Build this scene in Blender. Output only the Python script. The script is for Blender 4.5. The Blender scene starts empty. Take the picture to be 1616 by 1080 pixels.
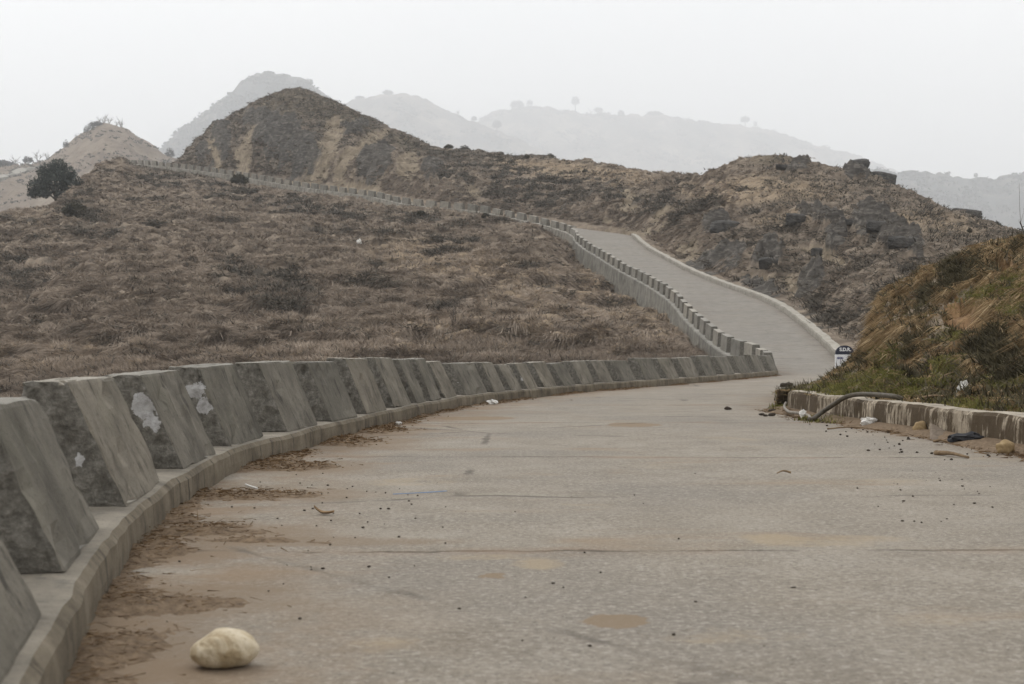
import bpy, bmesh, math
import numpy as np
from mathutils import Vector, Matrix

RNG = np.random.default_rng(11)
F, CX, HY, CAMZ = 2244.0, 808.0, 553.0, 0.80
scene = bpy.context.scene
COL = scene.collection

# ------------------------------------------------------------------ helpers
def zy(y, d):
    return CAMZ + (HY - y) / F * d

def at(px, py, d):
    return Vector(((px - CX) / F * d, d, zy(py, d)))

def gnd(px, py, z=0.0):
    d = (CAMZ - z) * F / (py - HY)
    return Vector(((px - CX) / F * d, d, z))

def tag(o, label=None, cat=None, group=None, kind=None):
    if label: o['label'] = label
    if cat: o['category'] = cat
    if group: o['group'] = group
    if kind: o['kind'] = kind
    return o

def hash2(ix, iy, seed):
    h = (ix.astype(np.int64) * 374761393 + iy.astype(np.int64) * 668265263 + seed * 2147483647 + 1013904223) & 0xFFFFFFFF
    h = ((h ^ (h >> 13)) * 1274126177) & 0xFFFFFFFF
    h = ((h ^ (h >> 16)) * 2246822519) & 0xFFFFFFFF
    return ((h ^ (h >> 15)) & 0xFFFF) / 65535.0

def pnoise(x, y, seed=0):
    x = np.asarray(x, float); y = np.asarray(y, float)
    ix = np.floor(x); iy = np.floor(y)
    fx = x - ix; fy = y - iy
    ux = fx * fx * fx * (fx * (fx * 6 - 15) + 10); uy = fy * fy * fy * (fy * (fy * 6 - 15) + 10)
    def g(dx, dy):
        a = hash2(ix + dx, iy + dy, seed) * 2 * np.pi
        return np.cos(a) * (fx - dx) + np.sin(a) * (fy - dy)
    a = g(0, 0); b = g(1, 0); c = g(0, 1); d = g(1, 1)
    return 1.5 * ((a + (b - a) * ux) * (1 - uy) + (c + (d - c) * ux) * uy)

def fbm(x, y, seed=0, oct=4, gain=0.5, ridged=False):
    s = 0; amp = 1.0; tot = 0
    for i in range(oct):
        n = pnoise(x * 2 ** i + 17.3 * i, y * 2 ** i - 9.1 * i, seed + i)
        if ridged: n = 1 - 2 * np.abs(n)
        s = s + n * amp; tot += amp; amp *= gain
    return s / tot

def sstep(a, b, x):
    t = np.clip((x - a) / (b - a), 0, 1)
    return t * t * (3 - 2 * t)

def mesh_arrays(name, V, Fc, mats, attrs=None, smooth=False, parent=None, matidx=None):
    V = np.asarray(V, np.float32); Fc = np.asarray(Fc, np.int32)
    me = bpy.data.meshes.new(name)
    me.vertices.add(len(V)); me.vertices.foreach_set('co', V.ravel())
    k = Fc.shape[1]
    me.loops.add(Fc.size); me.loops.foreach_set('vertex_index', Fc.ravel())
    me.polygons.add(len(Fc)); me.polygons.foreach_set('loop_start', np.arange(len(Fc), dtype=np.int32) * k)
    try: me.polygons.foreach_set('loop_total', np.full(len(Fc), k, np.int32))
    except Exception: pass
    if matidx is not None: me.polygons.foreach_set('material_index', np.asarray(matidx, np.int32))
    me.update(calc_edges=True)
    me.polygons.foreach_set('use_smooth', np.full(len(Fc), bool(smooth)))
    for an, av in (attrs or {}).items():
        a = me.attributes.new(an, 'FLOAT', 'POINT'); a.data.foreach_set('value', np.asarray(av, np.float32).ravel())
    for m in (mats if isinstance(mats, (list, tuple)) else [mats]): me.materials.append(m)
    o = bpy.data.objects.new(name, me); COL.objects.link(o)
    if parent: o.parent = parent
    return o

def grid_faces(nr, nc):
    i = np.arange(nr - 1)[:, None] * nc + np.arange(nc - 1)[None, :]
    return np.stack([i, i + 1, i + nc + 1, i + nc], -1).reshape(-1, 4)

def bm_obj(name, bm, mats, parent=None, smooth=False):
    me = bpy.data.meshes.new(name); bm.to_mesh(me); bm.free()
    for m in (mats if isinstance(mats, (list, tuple)) else [mats]): me.materials.append(m)
    if smooth:
        for p in me.polygons: p.use_smooth = True
    o = bpy.data.objects.new(name, me); COL.objects.link(o)
    if parent: o.parent = parent
    return o

def empty(name, loc, rz=0):
    o = bpy.data.objects.new(name, None); COL.objects.link(o)
    o.location = loc; o.rotation_euler = (0, 0, rz); o.empty_display_size = .2
    return o

def tube_arrays(pts, rads, n=8):
    pts = [Vector(p) for p in pts]; V = []; Fc = []
    for i, p in enumerate(pts):
        t = (pts[min(i + 1, len(pts) - 1)] - pts[max(i - 1, 0)]).normalized()
        a = t.cross(Vector((0.13, 0.21, 1))); a = a.normalized() if a.length > 1e-4 else Vector((1, 0, 0))
        b = t.cross(a)
        for k in range(n):
            th = 2 * math.pi * k / n
            V.append(p + (a * math.cos(th) + b * math.sin(th)) * rads[i])
    for i in range(len(pts) - 1):
        for k in range(n):
            Fc.append((i * n + k, i * n + (k + 1) % n, (i + 1) * n + (k + 1) % n, (i + 1) * n + k))
    c0 = len(V); V.append(pts[0]); V.append(pts[-1]); e = (len(pts) - 1) * n
    for k in range(0, n, 2):
        Fc.append((c0, (k + 2) % n, k + 1, k)); Fc.append((c0 + 1, e + k, e + k + 1, e + (k + 2) % n))
    return [tuple(v) for v in V], Fc

class TubeSet:
    def __init__(s): s.V = []; s.F = []
    def add(s, pts, rads, n=6):
        v, f = tube_arrays(pts, rads, n); o = len(s.V)
        s.V += v; s.F += [tuple(i + o for i in q) for q in f]
    def build(s, name, mat, parent=None):
        return mesh_arrays(name, s.V, s.F, mat, smooth=True, parent=parent)

def catmull(P, n=8):
    P = np.asarray(P, float); out = []
    E = np.vstack([2 * P[0] - P[1], P, 2 * P[-1] - P[-2]])
    for i in range(1, len(E) - 2):
        for t in np.arange(n) / n:
            p0, p1, p2, p3 = E[i - 1], E[i], E[i + 1], E[i + 2]
            out.append(.5 * ((2 * p1) + (-p0 + p2) * t + (2 * p0 - 5 * p1 + 4 * p2 - p3) * t * t + (-p0 + 3 * p1 - 3 * p2 + p3) * t ** 3))
    out.append(P[-1]); return np.array(out)

# ------------------------------------------------------------------ materials
class NT:
    def __init__(s, name):
        s.m = bpy.data.materials.new(name); s.m.use_nodes = True
        s.nt = s.m.node_tree; s.b = s.nt.nodes['Principled BSDF']
        s.b.inputs['Roughness'].default_value = .9
        s.b.inputs['Specular IOR Level'].default_value = .25
        s.tc = s.nt.nodes.new('ShaderNodeTexCoord')
    def n(s, t, **kw):
        nd = s.nt.nodes.new(t)
        for k, v in kw.items(): setattr(nd, k, v)
        return nd
    def lk(s, a, b): s.nt.links.new(a, b)
    def noise(s, scale, detail=5, rough=.6, vec=None, sc3=None, dist=0):
        nd = s.n('ShaderNodeTexNoise'); nd.inputs['Scale'].default_value = scale
        nd.inputs['Detail'].default_value = detail; nd.inputs['Roughness'].default_value = rough
        nd.inputs['Distortion'].default_value = dist
        v = vec or s.tc.outputs['Object']
        if sc3:
            mp = s.n('ShaderNodeMapping'); mp.inputs['Scale'].default_value = sc3; s.lk(v, mp.inputs[0]); v = mp.outputs[0]
        s.lk(v, nd.inputs['Vector']); return nd.outputs['Fac']
    def ramp(s, fac, stops):
        nd = s.n('ShaderNodeValToRGB'); e = nd.color_ramp.elements
        while len(e) < len(stops): e.new(.5)
        for k, (p, c) in zip(e, stops):
            k.position = p; k.color = (*c, 1) if len(c) == 3 else c
        s.lk(fac, nd.inputs[0]); return nd.outputs[0]
    def mask(s, fac, a, b):
        nd = s.n('ShaderNodeMapRange'); nd.interpolation_type = 'SMOOTHSTEP'
        nd.inputs['From Min'].default_value = a; nd.inputs['From Max'].default_value = b
        s.lk(fac, nd.inputs[0]); return nd.outputs[0]
    def mix(s, fac, a, b, mode='MIX'):
        nd = s.n('ShaderNodeMix', data_type='RGBA', blend_type=mode)
        for sock, v in ((nd.inputs[0], fac), (nd.inputs[6], a), (nd.inputs[7], b)):
            if isinstance(v, (int, float)): sock.default_value = v
            elif isinstance(v, tuple): sock.default_value = (*v, 1)
            else: s.lk(v, sock)
        return nd.outputs[2]
    def math(s, op, a, b=0.0):
        nd = s.n('ShaderNodeMath', operation=op)
        for k, v in ((0, a), (1, b)):
            if isinstance(v, (int, float)): nd.inputs[k].default_value = v
            else: s.lk(v, nd.inputs[k])
        return nd.outputs[0]
    def attr(s, name):
        nd = s.n('ShaderNodeAttribute'); nd.attribute_name = name; return nd.outputs['Fac']
    def bump(s, h, strength=.4, dist=.02):
        nd = s.n('ShaderNodeBump'); nd.inputs['Strength'].default_value = strength; nd.inputs['Distance'].default_value = dist
        s.lk(h, nd.inputs['Height']); s.lk(nd.outputs[0], s.b.inputs['Normal'])
    def out(s, c):
        if isinstance(c, tuple): s.b.inputs['Base Color'].default_value = (*c, 1)
        else: s.lk(c, s.b.inputs['Base Color'])
        return s.m

def simple(name, c1, c2, scale=6, rough=.9, bump=.3, bd=.01):
    t = NT(name); f = t.noise(scale, 6, .65)
    t.b.inputs['Roughness'].default_value = rough
    t.bump(f, bump, bd)
    return t.out(t.ramp(f, [(.3, c1), (.7, c2)]))

def m_road():
    t = NT('road_concrete')
    al = t.attr('along'); lt = t.attr('left'); rt = t.attr('right')
    big = t.noise(.35, 5, .6); mid = t.noise(2.2, 7, .72); fine = t.noise(38, 6, .8); spk = t.noise(80, 3, .7)
    c = t.ramp(mid, [(.25, (.170, .145, .111)), (.5, (.236, .206, .165)), (.75, (.302, .27, .223))])
    c = t.mix(t.math('MULTIPLY', t.mask(big, .44, .62), .7), c, (.185, .165, .139))
    c = t.mix(t.math('MULTIPLY', t.mask(big, .46, .30), .5), c, (.30, .275, .238))
    c = t.mix(t.math('MULTIPLY', t.mask(fine, .5, .68), .7), c, (.115, .103, .088))
    c = t.mix(t.math('MULTIPLY', t.mask(fine, .5, .34), .7), c, (.40, .37, .325))
    c = t.mix(t.math('MULTIPLY', t.mask(spk, .60, .67), .85), c, (.060, .052, .044))
    c = t.mix(t.math('MULTIPLY', t.mask(spk, .37, .31), .7), c, (.50, .475, .43))
    # long brown dust stains across the lane
    st = t.noise(.9, 6, .62, sc3=(.55, 1.5, 1), dist=.6)
    c = t.mix(t.math('MULTIPLY', t.mask(st, .56, .72), .55), c, (.235, .165, .10))
    # dusty band beside the left kerb and near the right wall
    edge = t.math('MULTIPLY', t.mask(lt, 1.3, .05), t.mask(t.noise(1.6, 6, .7), .38, .6))
    c = t.mix(t.math('MULTIPLY', edge, .75), c, (.20, .135, .08))
    edge2 = t.math('MULTIPLY', t.mask(rt, .9, .05), t.mask(t.noise(2.0, 6, .7), .35, .6))
    c = t.mix(t.math('MULTIPLY', edge2, .7), c, (.17, .12, .075))
    # dried mud and ochre dust, swept dust round the dirt heaps
    edgen = t.math('ADD', t.math('MULTIPLY', t.math('SUBTRACT', t.noise(1.7, 5, .7), .5), 1.3), t.math('ADD', t.math('ADD', t.math('MULTIPLY', t.noise(6, 6, .75), .6), .15), t.math('MULTIPLY', t.noise(24, 3, .6), .25)))
    for an, col, lo, hi, amt in (('ochre', (.33, .258, .165), 1.0, 1.5, .55), ('mud', (.20, .145, .09), 1.04, 1.12, .8), ('dust', (.185, .135, .088), .85, 1.5, .62)):
        k = t.mask(t.math('ADD', t.attr(an), edgen), lo, hi)
        c = t.mix(t.math('MULTIPLY', t.math('MULTIPLY', k, amt), t.mask(t.attr(an), .02, .15)), c, t.mix(fine, tuple(x * .8 for x in col), tuple(min(1, x * 1.2) for x in col)))
    # slab joints every 5 m along the lane
    wob = t.math('MULTIPLY', t.math('SUBTRACT', t.noise(3.0, 5, .7), .5), .16)
    a2 = t.math('ADD', t.math('ADD', al, wob), 1.84)
    fr = t.math('ABSOLUTE', t.math('SUBTRACT', t.math('FRACT', t.math('DIVIDE', a2, 5.0)), .5))
    sp0 = t.n('ShaderNodeSeparateXYZ'); t.lk(t.tc.outputs['Object'], sp0.inputs[0])
    j = t.mask(t.math('SUBTRACT', fr, t.math('MULTIPLY', t.mask(sp0.outputs['Y'], 25, 90), .016)), .0055, .0022)
    jm = t.math('MULTIPLY', j, t.mask(t.noise(1.3, 4, .7), .36, .55))
    c = t.mix(t.math('MULTIPLY', jm, .9), c, (.05, .042, .034))
    jd = t.math('MULTIPLY', t.mask(fr, .035, .002), t.mask(t.noise(1.1, 4), .4, .65))
    c = t.mix(t.math('MULTIPLY', jd, .5), c, (.22, .15, .095))
    # cracks
    vor = t.n('ShaderNodeTexVoronoi', feature='DISTANCE_TO_EDGE'); vor.inputs['Scale'].default_value = .22
    t.lk(t.tc.outputs['Object'], vor.inputs['Vector'])
    cr = t.math('MULTIPLY', t.mask(t.math('ADD', vor.outputs['Distance'], t.math('MULTIPLY', t.math('SUBTRACT', t.noise(3, 5, .7), .5), .03)), .008, .002), t.mask(t.noise(.5), .46, .58))
    c = t.mix(t.math('MULTIPLY', cr, .7), c, (.07, .06, .05))
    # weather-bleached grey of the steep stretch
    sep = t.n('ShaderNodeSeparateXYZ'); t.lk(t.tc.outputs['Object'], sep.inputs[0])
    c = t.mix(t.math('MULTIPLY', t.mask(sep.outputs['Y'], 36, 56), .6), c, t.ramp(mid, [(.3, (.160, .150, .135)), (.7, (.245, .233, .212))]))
    t.bump(t.math('ADD', t.math('MULTIPLY', fine, .6), t.math('MULTIPLY', spk, .4)), .6, .012)
    return t.out(c)

def m_concrete(name, base=(.205, .195, .172), dark=(.11, .105, .092), light=(.30, .285, .255), streak=True, stain=.5, rough_bump=.35, scale=1.0, moss=0.0, algae=.0):
    t = NT(name)
    g = t.n('ShaderNodeNewGeometry')
    P = g.outputs['Position']
    mid = t.noise(3.0 * scale, 6, .65, vec=P); fine = t.noise(30 * scale, 4, .7, vec=P)
    c = t.ramp(mid, [(.28, dark), (.5, base), (.76, light)])
    c = t.mix(t.math('MULTIPLY', t.mask(fine, .5, .75), .5), c, tuple(x * .55 for x in base))
    if streak:
        s = t.noise(1.0, 5, .7, vec=P, sc3=(9 * scale, 9 * scale, .8 * scale))
        c = t.mix(t.math('MULTIPLY', t.mask(s, .53, .7), stain), c, tuple(x * .6 for x in dark))
        s2 = t.noise(1.0, 5, .7, vec=P, sc3=(7 * scale, 11 * scale, .9 * scale))
        c = t.mix(t.math('MULTIPLY', t.mask(s2, .58, .74), .45), c, tuple(min(1, x * 1.35) for x in light))
    if algae:
        a = t.noise(2.3, 5, .65, vec=P)
        c = t.mix(t.math('MULTIPLY', t.mask(a, .5, .66), algae), c, (.115, .118, .07))
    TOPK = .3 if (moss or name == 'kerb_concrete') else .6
    # upward faces mixed towards a paler colour
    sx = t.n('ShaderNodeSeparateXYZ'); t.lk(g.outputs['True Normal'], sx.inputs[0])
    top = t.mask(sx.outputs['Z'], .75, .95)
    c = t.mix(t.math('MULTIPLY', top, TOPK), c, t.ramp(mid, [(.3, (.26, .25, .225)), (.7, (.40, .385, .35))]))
    if moss:
        s3 = t.noise(1.0, 6, .75, vec=P, sc3=(2.0, 2.0, 1.0)); s4 = t.noise(1.0, 5, .75, vec=P, sc3=(16, 16, 1.5))
        k = t.math('ADD', t.math('MULTIPLY', s3, .72), t.math('MULTIPLY', s4, .38))
        side = t.math('SUBTRACT', 1.0, top)
        c = t.mix(t.math('MULTIPLY', t.math('MULTIPLY', t.mask(k, .50, .57), side), moss), c, (.050, .036, .021))
    oi = t.n('ShaderNodeObjectInfo'); tint = t.ramp(oi.outputs['Random'], [(0, (.80, .80, .78)), (.5, (1, .99, .97)), (1, (1.22, 1.18, 1.12))])
    c = t.mix(1.0, c, tint, 'MULTIPLY')
    pit = t.noise(60 * scale, 3, .7, vec=P)
    c = t.mix(t.math('MULTIPLY', t.mask(pit, .60, .68), .55), c, tuple(x * .4 for x in dark))
    t.bump(t.math('ADD', t.math('MULTIPLY', mid, .4), t.math('ADD', t.math('MULTIPLY', fine, .6), t.math('MULTIPLY', pit, .3))), rough_bump, .02)
    return t.out(c)

def m_rough_end(name, paint=False):
    t = NT(name); g = t.n('ShaderNodeNewGeometry'); P = g.outputs['Position']
    mid = t.noise(6, 6, .7, vec=P); fine = t.noise(26, 5, .75, vec=P)
    c = t.ramp(fine, [(.3, (.06, .055, .046)), (.5, (.135, .126, .108)), (.72, (.25, .235, .205))])
    c = t.mix(t.math('MULTIPLY', t.mask(mid, .45, .7), .5), c, (.075, .068, .055))
    t.bump(t.math('ADD', fine, t.math('MULTIPLY', mid, .6)), .8, .03)
    if paint:
        at_ = t.attr('paint')
        k = t.math('ADD', at_, t.math('MULTIPLY', t.math('SUBTRACT', t.noise(11, 6, .7, vec=P), .5), 2.0))
        c = t.mix(t.mask(k, .50, .56), c, t.ramp(t.noise(14, 5, .7, vec=P), [(.3, (.22, .21, .20)), (.55, (.40, .395, .385)), (.8, (.50, .495, .485))]))
    return t.out(c)

def m_terrain(name='hillside', far=0):
    t = NT(name)
    rg1 = t.noise(.55, 6, .7, sc3=(1, 1, 1.4)); rg2 = t.noise(2.4, 4, .7)
    rgd = t.math('SUBTRACT', t.math('ADD', t.math('MULTIPLY', rg1, .95), t.math('MULTIPLY', rg2, .5)), .725)
    def rag(nm): return t.mask(t.math('ADD', t.attr(nm), rgd), .34, .70)
    rock = t.math('MULTIPLY', rag('rock'), .9); earth = rag('earth'); dark = t.math('MULTIPLY', t.mask(t.math('ADD', t.attr('dark'), rgd), .25, .62), .8); green = t.attr('green'); pale_fac = t.attr('pale')
    n1 = t.noise(.09, 6, .6); n2 = t.noise(.7, 6, .65, sc3=(.7, .7, 1.6)); n3 = t.noise(4.5, 4, .7)
    c = t.ramp(n2, [(.28, (.066, .054, .042)), (.44, (.148, .120, .094)), (.58, (.25, .205, .158)), (.74, (.345, .288, .225))])
    c = t.mix(t.math('MULTIPLY', t.mask(n1, .45, .62), .6), c, t.ramp(n3, [(.3, (.11, .09, .072)), (.7, (.235, .192, .152))]))
    c = t.mix(t.math('MULTIPLY', t.mask(n3, .55, .75), .4), c, (.27, .215, .155))
    c = t.mix(t.math('MULTIPLY', pale_fac, .6), c, t.ramp(n3, [(.3, (.25, .19, .127)), (.7, (.39, .305, .21))]))  # lighter tan grass where the pale mask is high
    c = t.mix(t.math('MULTIPLY', green, .6), c, t.ramp(n3, [(.3, (.07, .062, .030)), (.7, (.14, .122, .062))]))
    c = t.mix(dark, c, t.ramp(n3, [(.3, (.034, .032, .030)), (.7, (.098, .088, .075))]))
    c = t.mix(earth, c, t.ramp(t.noise(.6, 6, .75, dist=.8), [(.3, (.09, .072, .053)), (.48, (.19, .155, .113)), (.68, (.32, .27, .205))]))
    c = t.mix(rock, c, t.ramp(t.noise(1.1, 7, .75, sc3=(.6, 1, 2.4), dist=1.0), [(.30, (.020, .019, .018)), (.5, (.064, .060, .055)), (.68, (.19, .175, .155))]))
    t.bump(t.math('ADD', t.math('MULTIPLY', n2, .7), t.math('MULTIPLY', n3, .4)), .7, .35)
    t.b.inputs['Specular IOR Level'].default_value = .05
    return t.out(c)

def m_far(name, c1, c2, c3, scale):
    t = NT(name); a = t.noise(scale, 7, .7, sc3=(1, .6, 1.2)); b = t.noise(scale * 7, 4, .7, sc3=(1.6, 1, .6))
    c = t.ramp(a, [(.3, c1), (.5, c2), (.7, c3)])
    c = t.mix(t.math('MULTIPLY', t.mask(b, .52, .66), .65), c, tuple(x * .6 for x in c1))
    t.b.inputs['Specular IOR Level'].default_value = .05
    return t.out(c)

def m_grass(name, stops):
    t = NT(name); a = t.attr('tone')
    t.b.inputs['Roughness'].default_value = .85; t.b.inputs['Specular IOR Level'].default_value = .1
    return t.out(t.ramp(a, stops))

M = {}
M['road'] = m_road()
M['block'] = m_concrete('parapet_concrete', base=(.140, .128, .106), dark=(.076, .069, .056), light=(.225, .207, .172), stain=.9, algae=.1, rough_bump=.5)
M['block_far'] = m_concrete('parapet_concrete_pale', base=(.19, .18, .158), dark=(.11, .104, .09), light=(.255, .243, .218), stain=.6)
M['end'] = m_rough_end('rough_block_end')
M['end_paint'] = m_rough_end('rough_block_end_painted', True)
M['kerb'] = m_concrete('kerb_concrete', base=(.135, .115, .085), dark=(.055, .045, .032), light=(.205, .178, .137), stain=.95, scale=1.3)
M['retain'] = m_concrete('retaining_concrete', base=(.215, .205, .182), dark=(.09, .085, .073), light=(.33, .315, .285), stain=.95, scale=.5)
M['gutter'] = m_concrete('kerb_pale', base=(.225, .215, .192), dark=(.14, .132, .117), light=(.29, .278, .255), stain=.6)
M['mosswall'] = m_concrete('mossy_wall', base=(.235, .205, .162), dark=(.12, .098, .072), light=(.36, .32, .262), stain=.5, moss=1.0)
M['terrain'] = m_terrain()
M['bank'] = m_terrain('bank_soil')
M['dirt'] = simple('brown_dirt', (.075, .049, .028), (.23, .165, .105), 30, bump=.9, bd=.02)
M['straw'] = m_grass('dry_straw', [(0, (.07, .042, .022)), (.5, (.17, .11, .06)), (1, (.36, .27, .17))])
M['tussock'] = m_grass('dry_tussock', [(0, (.066, .054, .044)), (.3, (.192, .157, .126)), (.65, (.36, .30, .242)), (1, (.56, .48, .395))])
M['scrub'] = m_grass('dark_scrub', [(0, (.04, .036, .031)), (.5, (.085, .074, .06)), (1, (.17, .145, .112))])
M['bankdry'] = m_grass('bank_dry_grass', [(0, (.075, .047, .024)), (.4, (.21, .145, .078)), (.75, (.40, .295, .17)), (1, (.62, .49, .31))])
M['bankgreen'] = m_grass('bank_green_grass', [(0, (.045, .046, .014)), (.5, (.14, .134, .038)), (1, (.30, .26, .10))])
M['bankdark'] = m_grass('bank_dark_plants', [(0, (.028, .025, .016)), (.6, (.085, .072, .042)), (1, (.20, .165, .10))])
M['leaf'] = m_grass('evergreen_leaves', [(0, (.022, .027, .027)), (.5, (.052, .061, .056)), (1, (.12, .13, .11))])
M['bushleaf'] = m_grass('bush_leaves', [(0, (.02, .02, .014)), (.5, (.05, .046, .033)), (1, (.10, .088, .06))])
M['farleaf'] = m_grass('distant_leaves', [(0, (.02, .022, .022)), (1, (.07, .07, .065))])
M['bark'] = simple('bark', (.03, .025, .02), (.08, .065, .05), 8)
M['twig'] = simple('grey_twigs', (.05, .042, .036), (.13, .11, .092), 8)
M['boulder'] = simple('grey_boulder', (.022, .021, .020), (.10, .094, .086), 1.9, bump=.9, bd=.2)
M['stone'] = None
M['white'] = simple('white_paint', (.52, .52, .53), (.68, .68, .68), 12, bump=.1)
M['navy'] = simple('navy_paint', (.014, .017, .030), (.024, .028, .045), 10, rough=.6, bump=.1)
M['letters'] = simple('white_letters', (.6, .6, .6), (.7, .7, .7), 10, bump=0)
M['blueink'] = simple('blue_letters', (.05, .055, .13), (.08, .085, .17), 10, bump=0)
M['hose'] = simple('hose_rubber', (.045, .038, .028), (.10, .085, .062), 18, rough=.6)
M['pipe'] = simple('grey_pipe', (.16, .14, .115), (.25, .225, .19), 18, rough=.7)
M['litter'] = simple('white_plastic', (.5, .49, .46), (.72, .70, .66), 20, rough=.6)
M['lime'] = simple('lime_plastic', (.42, .42, .17), (.62, .60, .30), 20, rough=.5)
M['tanrock'] = simple('tan_rock', (.17, .115, .055), (.36, .27, .15), 12, bump=.6)
M['black'] = simple('black_rubber', (.012, .012, .014), (.03, .03, .033), 20, rough=.6)
M['stick'] = simple('dry_stick', (.10, .065, .038), (.24, .17, .10), 25)
M['dryleaf'] = simple('dry_leaf', (.16, .10, .05), (.30, .20, .11), 30)
M['clod'] = simple('dark_pebble', (.02, .015, .011), (.06, .045, .032), 40)
M['bluestring'] = simple('blue_string', (.16, .25, .42), (.24, .34, .5), 30)

t = NT('cream_stone')
f = t.noise(9, 6, .6, dist=.5); f2 = t.noise(40, 4, .7)
c = t.ramp(f, [(.34, (.30, .225, .13)), (.48, (.52, .445, .32)), (.66, (.66, .60, .49))])
c = t.mix(t.math('MULTIPLY', t.mask(t.noise(5.0, 3, .5), .56, .62), .65), c, (.27, .20, .105))
c = t.mix(t.math('MULTIPLY', t.mask(f2, .52, .68), .6), c, (.25, .185, .10))
t.bump(t.math('ADD', f, t.math('MULTIPLY', f2, .6)), .7, .015); M['stone'] = t.out(c)

# ------------------------------------------------------------------ the road: left edge, right edge, height
SEC = [((0.9, -8), (7.0, -6), 0), ((0.2, -3.5), (5.6, -2), 0), ((-.45, .5), (4.75, 2), 0), ((-1.06, 3.41), (4.3, 6), 0),
       ((-1.43, 5.22), (4.15, 8.5), 0), ((-1.68, 7.24), (4.07, 11.3), 0), ((-1.79, 9.6), (4.0, 12.6), 0), ((-1.62, 12.1), (3.9, 14.2), 0),
       ((-1.35, 14.8), (3.78, 15.9), 0), ((-1.02, 17.7), (3.66, 17.4), 0), ((-.5, 20.8), (3.72, 19.3), 0), ((.5, 24.2), (4.7, 24), 0),
       ((1.8, 28), (6.3, 29), 0), ((3.15, 31.4), (7.6, 33), 0), ((4.8, 35.3), (8.9, 37.5), 0), ((7.0, 41.2), (10.3, 43), 0),
       ((8.6, 46), (11.4, 47.5), .0), ((9.15, 51), (12.3, 52.5), .18), ((9.0, 58), (13.0, 58), .70), ((9.2, 70), (14.15, 70), 2.08), ((9.4, 80), (14.4, 80), 3.45),
       ((9.0, 92), (13.5, 92), 5.0), ((8.2, 102), (12.7, 102), 6.4), ((7.3, 113), (12.0, 113), 8.1), ((6.6, 120), (11.5, 120), 9.25),
       ((6.15, 126), (11.2, 126), 10.35), ((6.2, 131.5), (11.3, 132), 11.2), ((5.3, 137.5), (11.0, 140), 12.2), ((2.7, 144.3), (7.2, 149), 13.55), ((-3.7, 155.2), (-.2, 161), 15.8),
       ((-11.8, 165.3), (-8.3, 171), 17.6), ((-17.3, 175.2), (-13.5, 180), 19.6), ((-29.5, 192.4), (-25.6, 197), 22.9),
       ((-44.5, 212.4), (-40.6, 217), 27.2), ((-63.4, 235.4), (-59, 240), 31.4), ((-72, 247), (-68, 252), 31.0), ((-78, 262), (-72, 264), 28)]
LP = catmull([(*s[0], s[2]) for s in SEC], 14); RP = catmull([(*s[1], s[2]) for s in SEC], 14)
LP[:, 2] = np.where(LP[:, 1] < 46, 0, LP[:, 2]); RP[:, 2] = LP[:, 2]
def arclen(P): return np.concatenate([[0], np.cumsum(np.linalg.norm(np.diff(P[:, :2], axis=0), axis=1))])
def resample(P, step):
    s = arclen(P); n = np.arange(0, s[-1], step)
    return np.stack([np.interp(n, s, P[:, k]) for k in range(P.shape[1])], -1)
SL = arclen(LP)
def lcurve(s):
    p = np.array([np.interp(s, SL, LP[:, k]) for k in range(3)])
    q = np.array([np.interp(s + .25, SL, LP[:, k]) for k in range(3)]) - np.array([np.interp(s - .25, SL, LP[:, k]) for k in range(3)])
    return p, q / np.linalg.norm(q[:2])
def s_of_y(y): return float(np.interp(y, LP[:, 1], SL))

# road sheet
ss = np.concatenate([np.arange(0, s_of_y(2), .3), np.arange(s_of_y(2), s_of_y(14), .07), np.arange(s_of_y(14), s_of_y(30), .16), np.arange(s_of_y(30), SL[-1], .8)])
NT_ = 64
L3 = np.stack([np.interp(ss, SL, LP[:, k]) for k in range(3)], -1); R3 = np.stack([np.interp(ss, SL, RP[:, k]) for k in range(3)], -1)
# right edge pushed a little beneath the walls
ts = np.linspace(0, 1, NT_)
P = L3[:, None, :] * (1 - ts)[None, :, None] + R3[:, None, :] * ts[None, :, None]
W = np.linalg.norm((R3 - L3)[:, :2], axis=1)
P[:, 0] -= (R3 - L3) / W[:, None] * .10
P[:, -1] += (R3 - L3) / W[:, None] * .14
P[..., 2] += .02 * fbm(P[..., 0] * .4, P[..., 1] * .4, 5, 3) + .006 * fbm(P[..., 0] * 3, P[..., 1] * 3, 8, 3)
STAINS = [(1180, 1010, 200, 22, 3), (640, 760, 120, 10, 3), (974, 984, 54, 13, 0), (834, 976, 30, 12, 1), (773, 911, 32, 6, 0), (1225, 853, 58, 13, 2), (848, 892, 44, 11, 2), (612, 1022, 75, 20, 3), (1330, 862, 90, 12, 3), (1150, 693, 80, 5, 3), (1000, 672, 46, 3, 0), (1040, 735, 70, 5, 3), (760, 880, 80, 8, 3), (1560, 725, 60, 6, 3), (1400, 760, 90, 7, 3), (1350, 850, 120, 10, 3), (750, 660, 60, 3, 0), (1450, 980, 120, 14, 3), (930, 800, 90, 8, 3)]
mud = np.zeros(P.shape[:2]); och = np.zeros(P.shape[:2])
for (cx, cy, rx, ry, kd) in STAINS:
    c_ = gnd(cx, cy); dx_ = rx / F * c_.y; dy_ = abs(gnd(cx, cy - ry).y - gnd(cx, cy + ry).y) / 2
    u_ = (P[..., 0] - c_.x) / dx_; v_ = (P[..., 1] - c_.y) / dy_; r_ = np.hypot(u_, v_)
    k_ = np.clip(1.5 - r_, 0, 1)
    if kd == 1: k_ = k_ * sstep(.35, .75, np.hypot((u_ - .35) / .8, (v_ - .1) / .8))
    if kd in (0, 1): mud = np.maximum(mud, k_)
    else: och = np.maximum(och, k_ * (1.0 if kd == 2 else .62))
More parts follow.
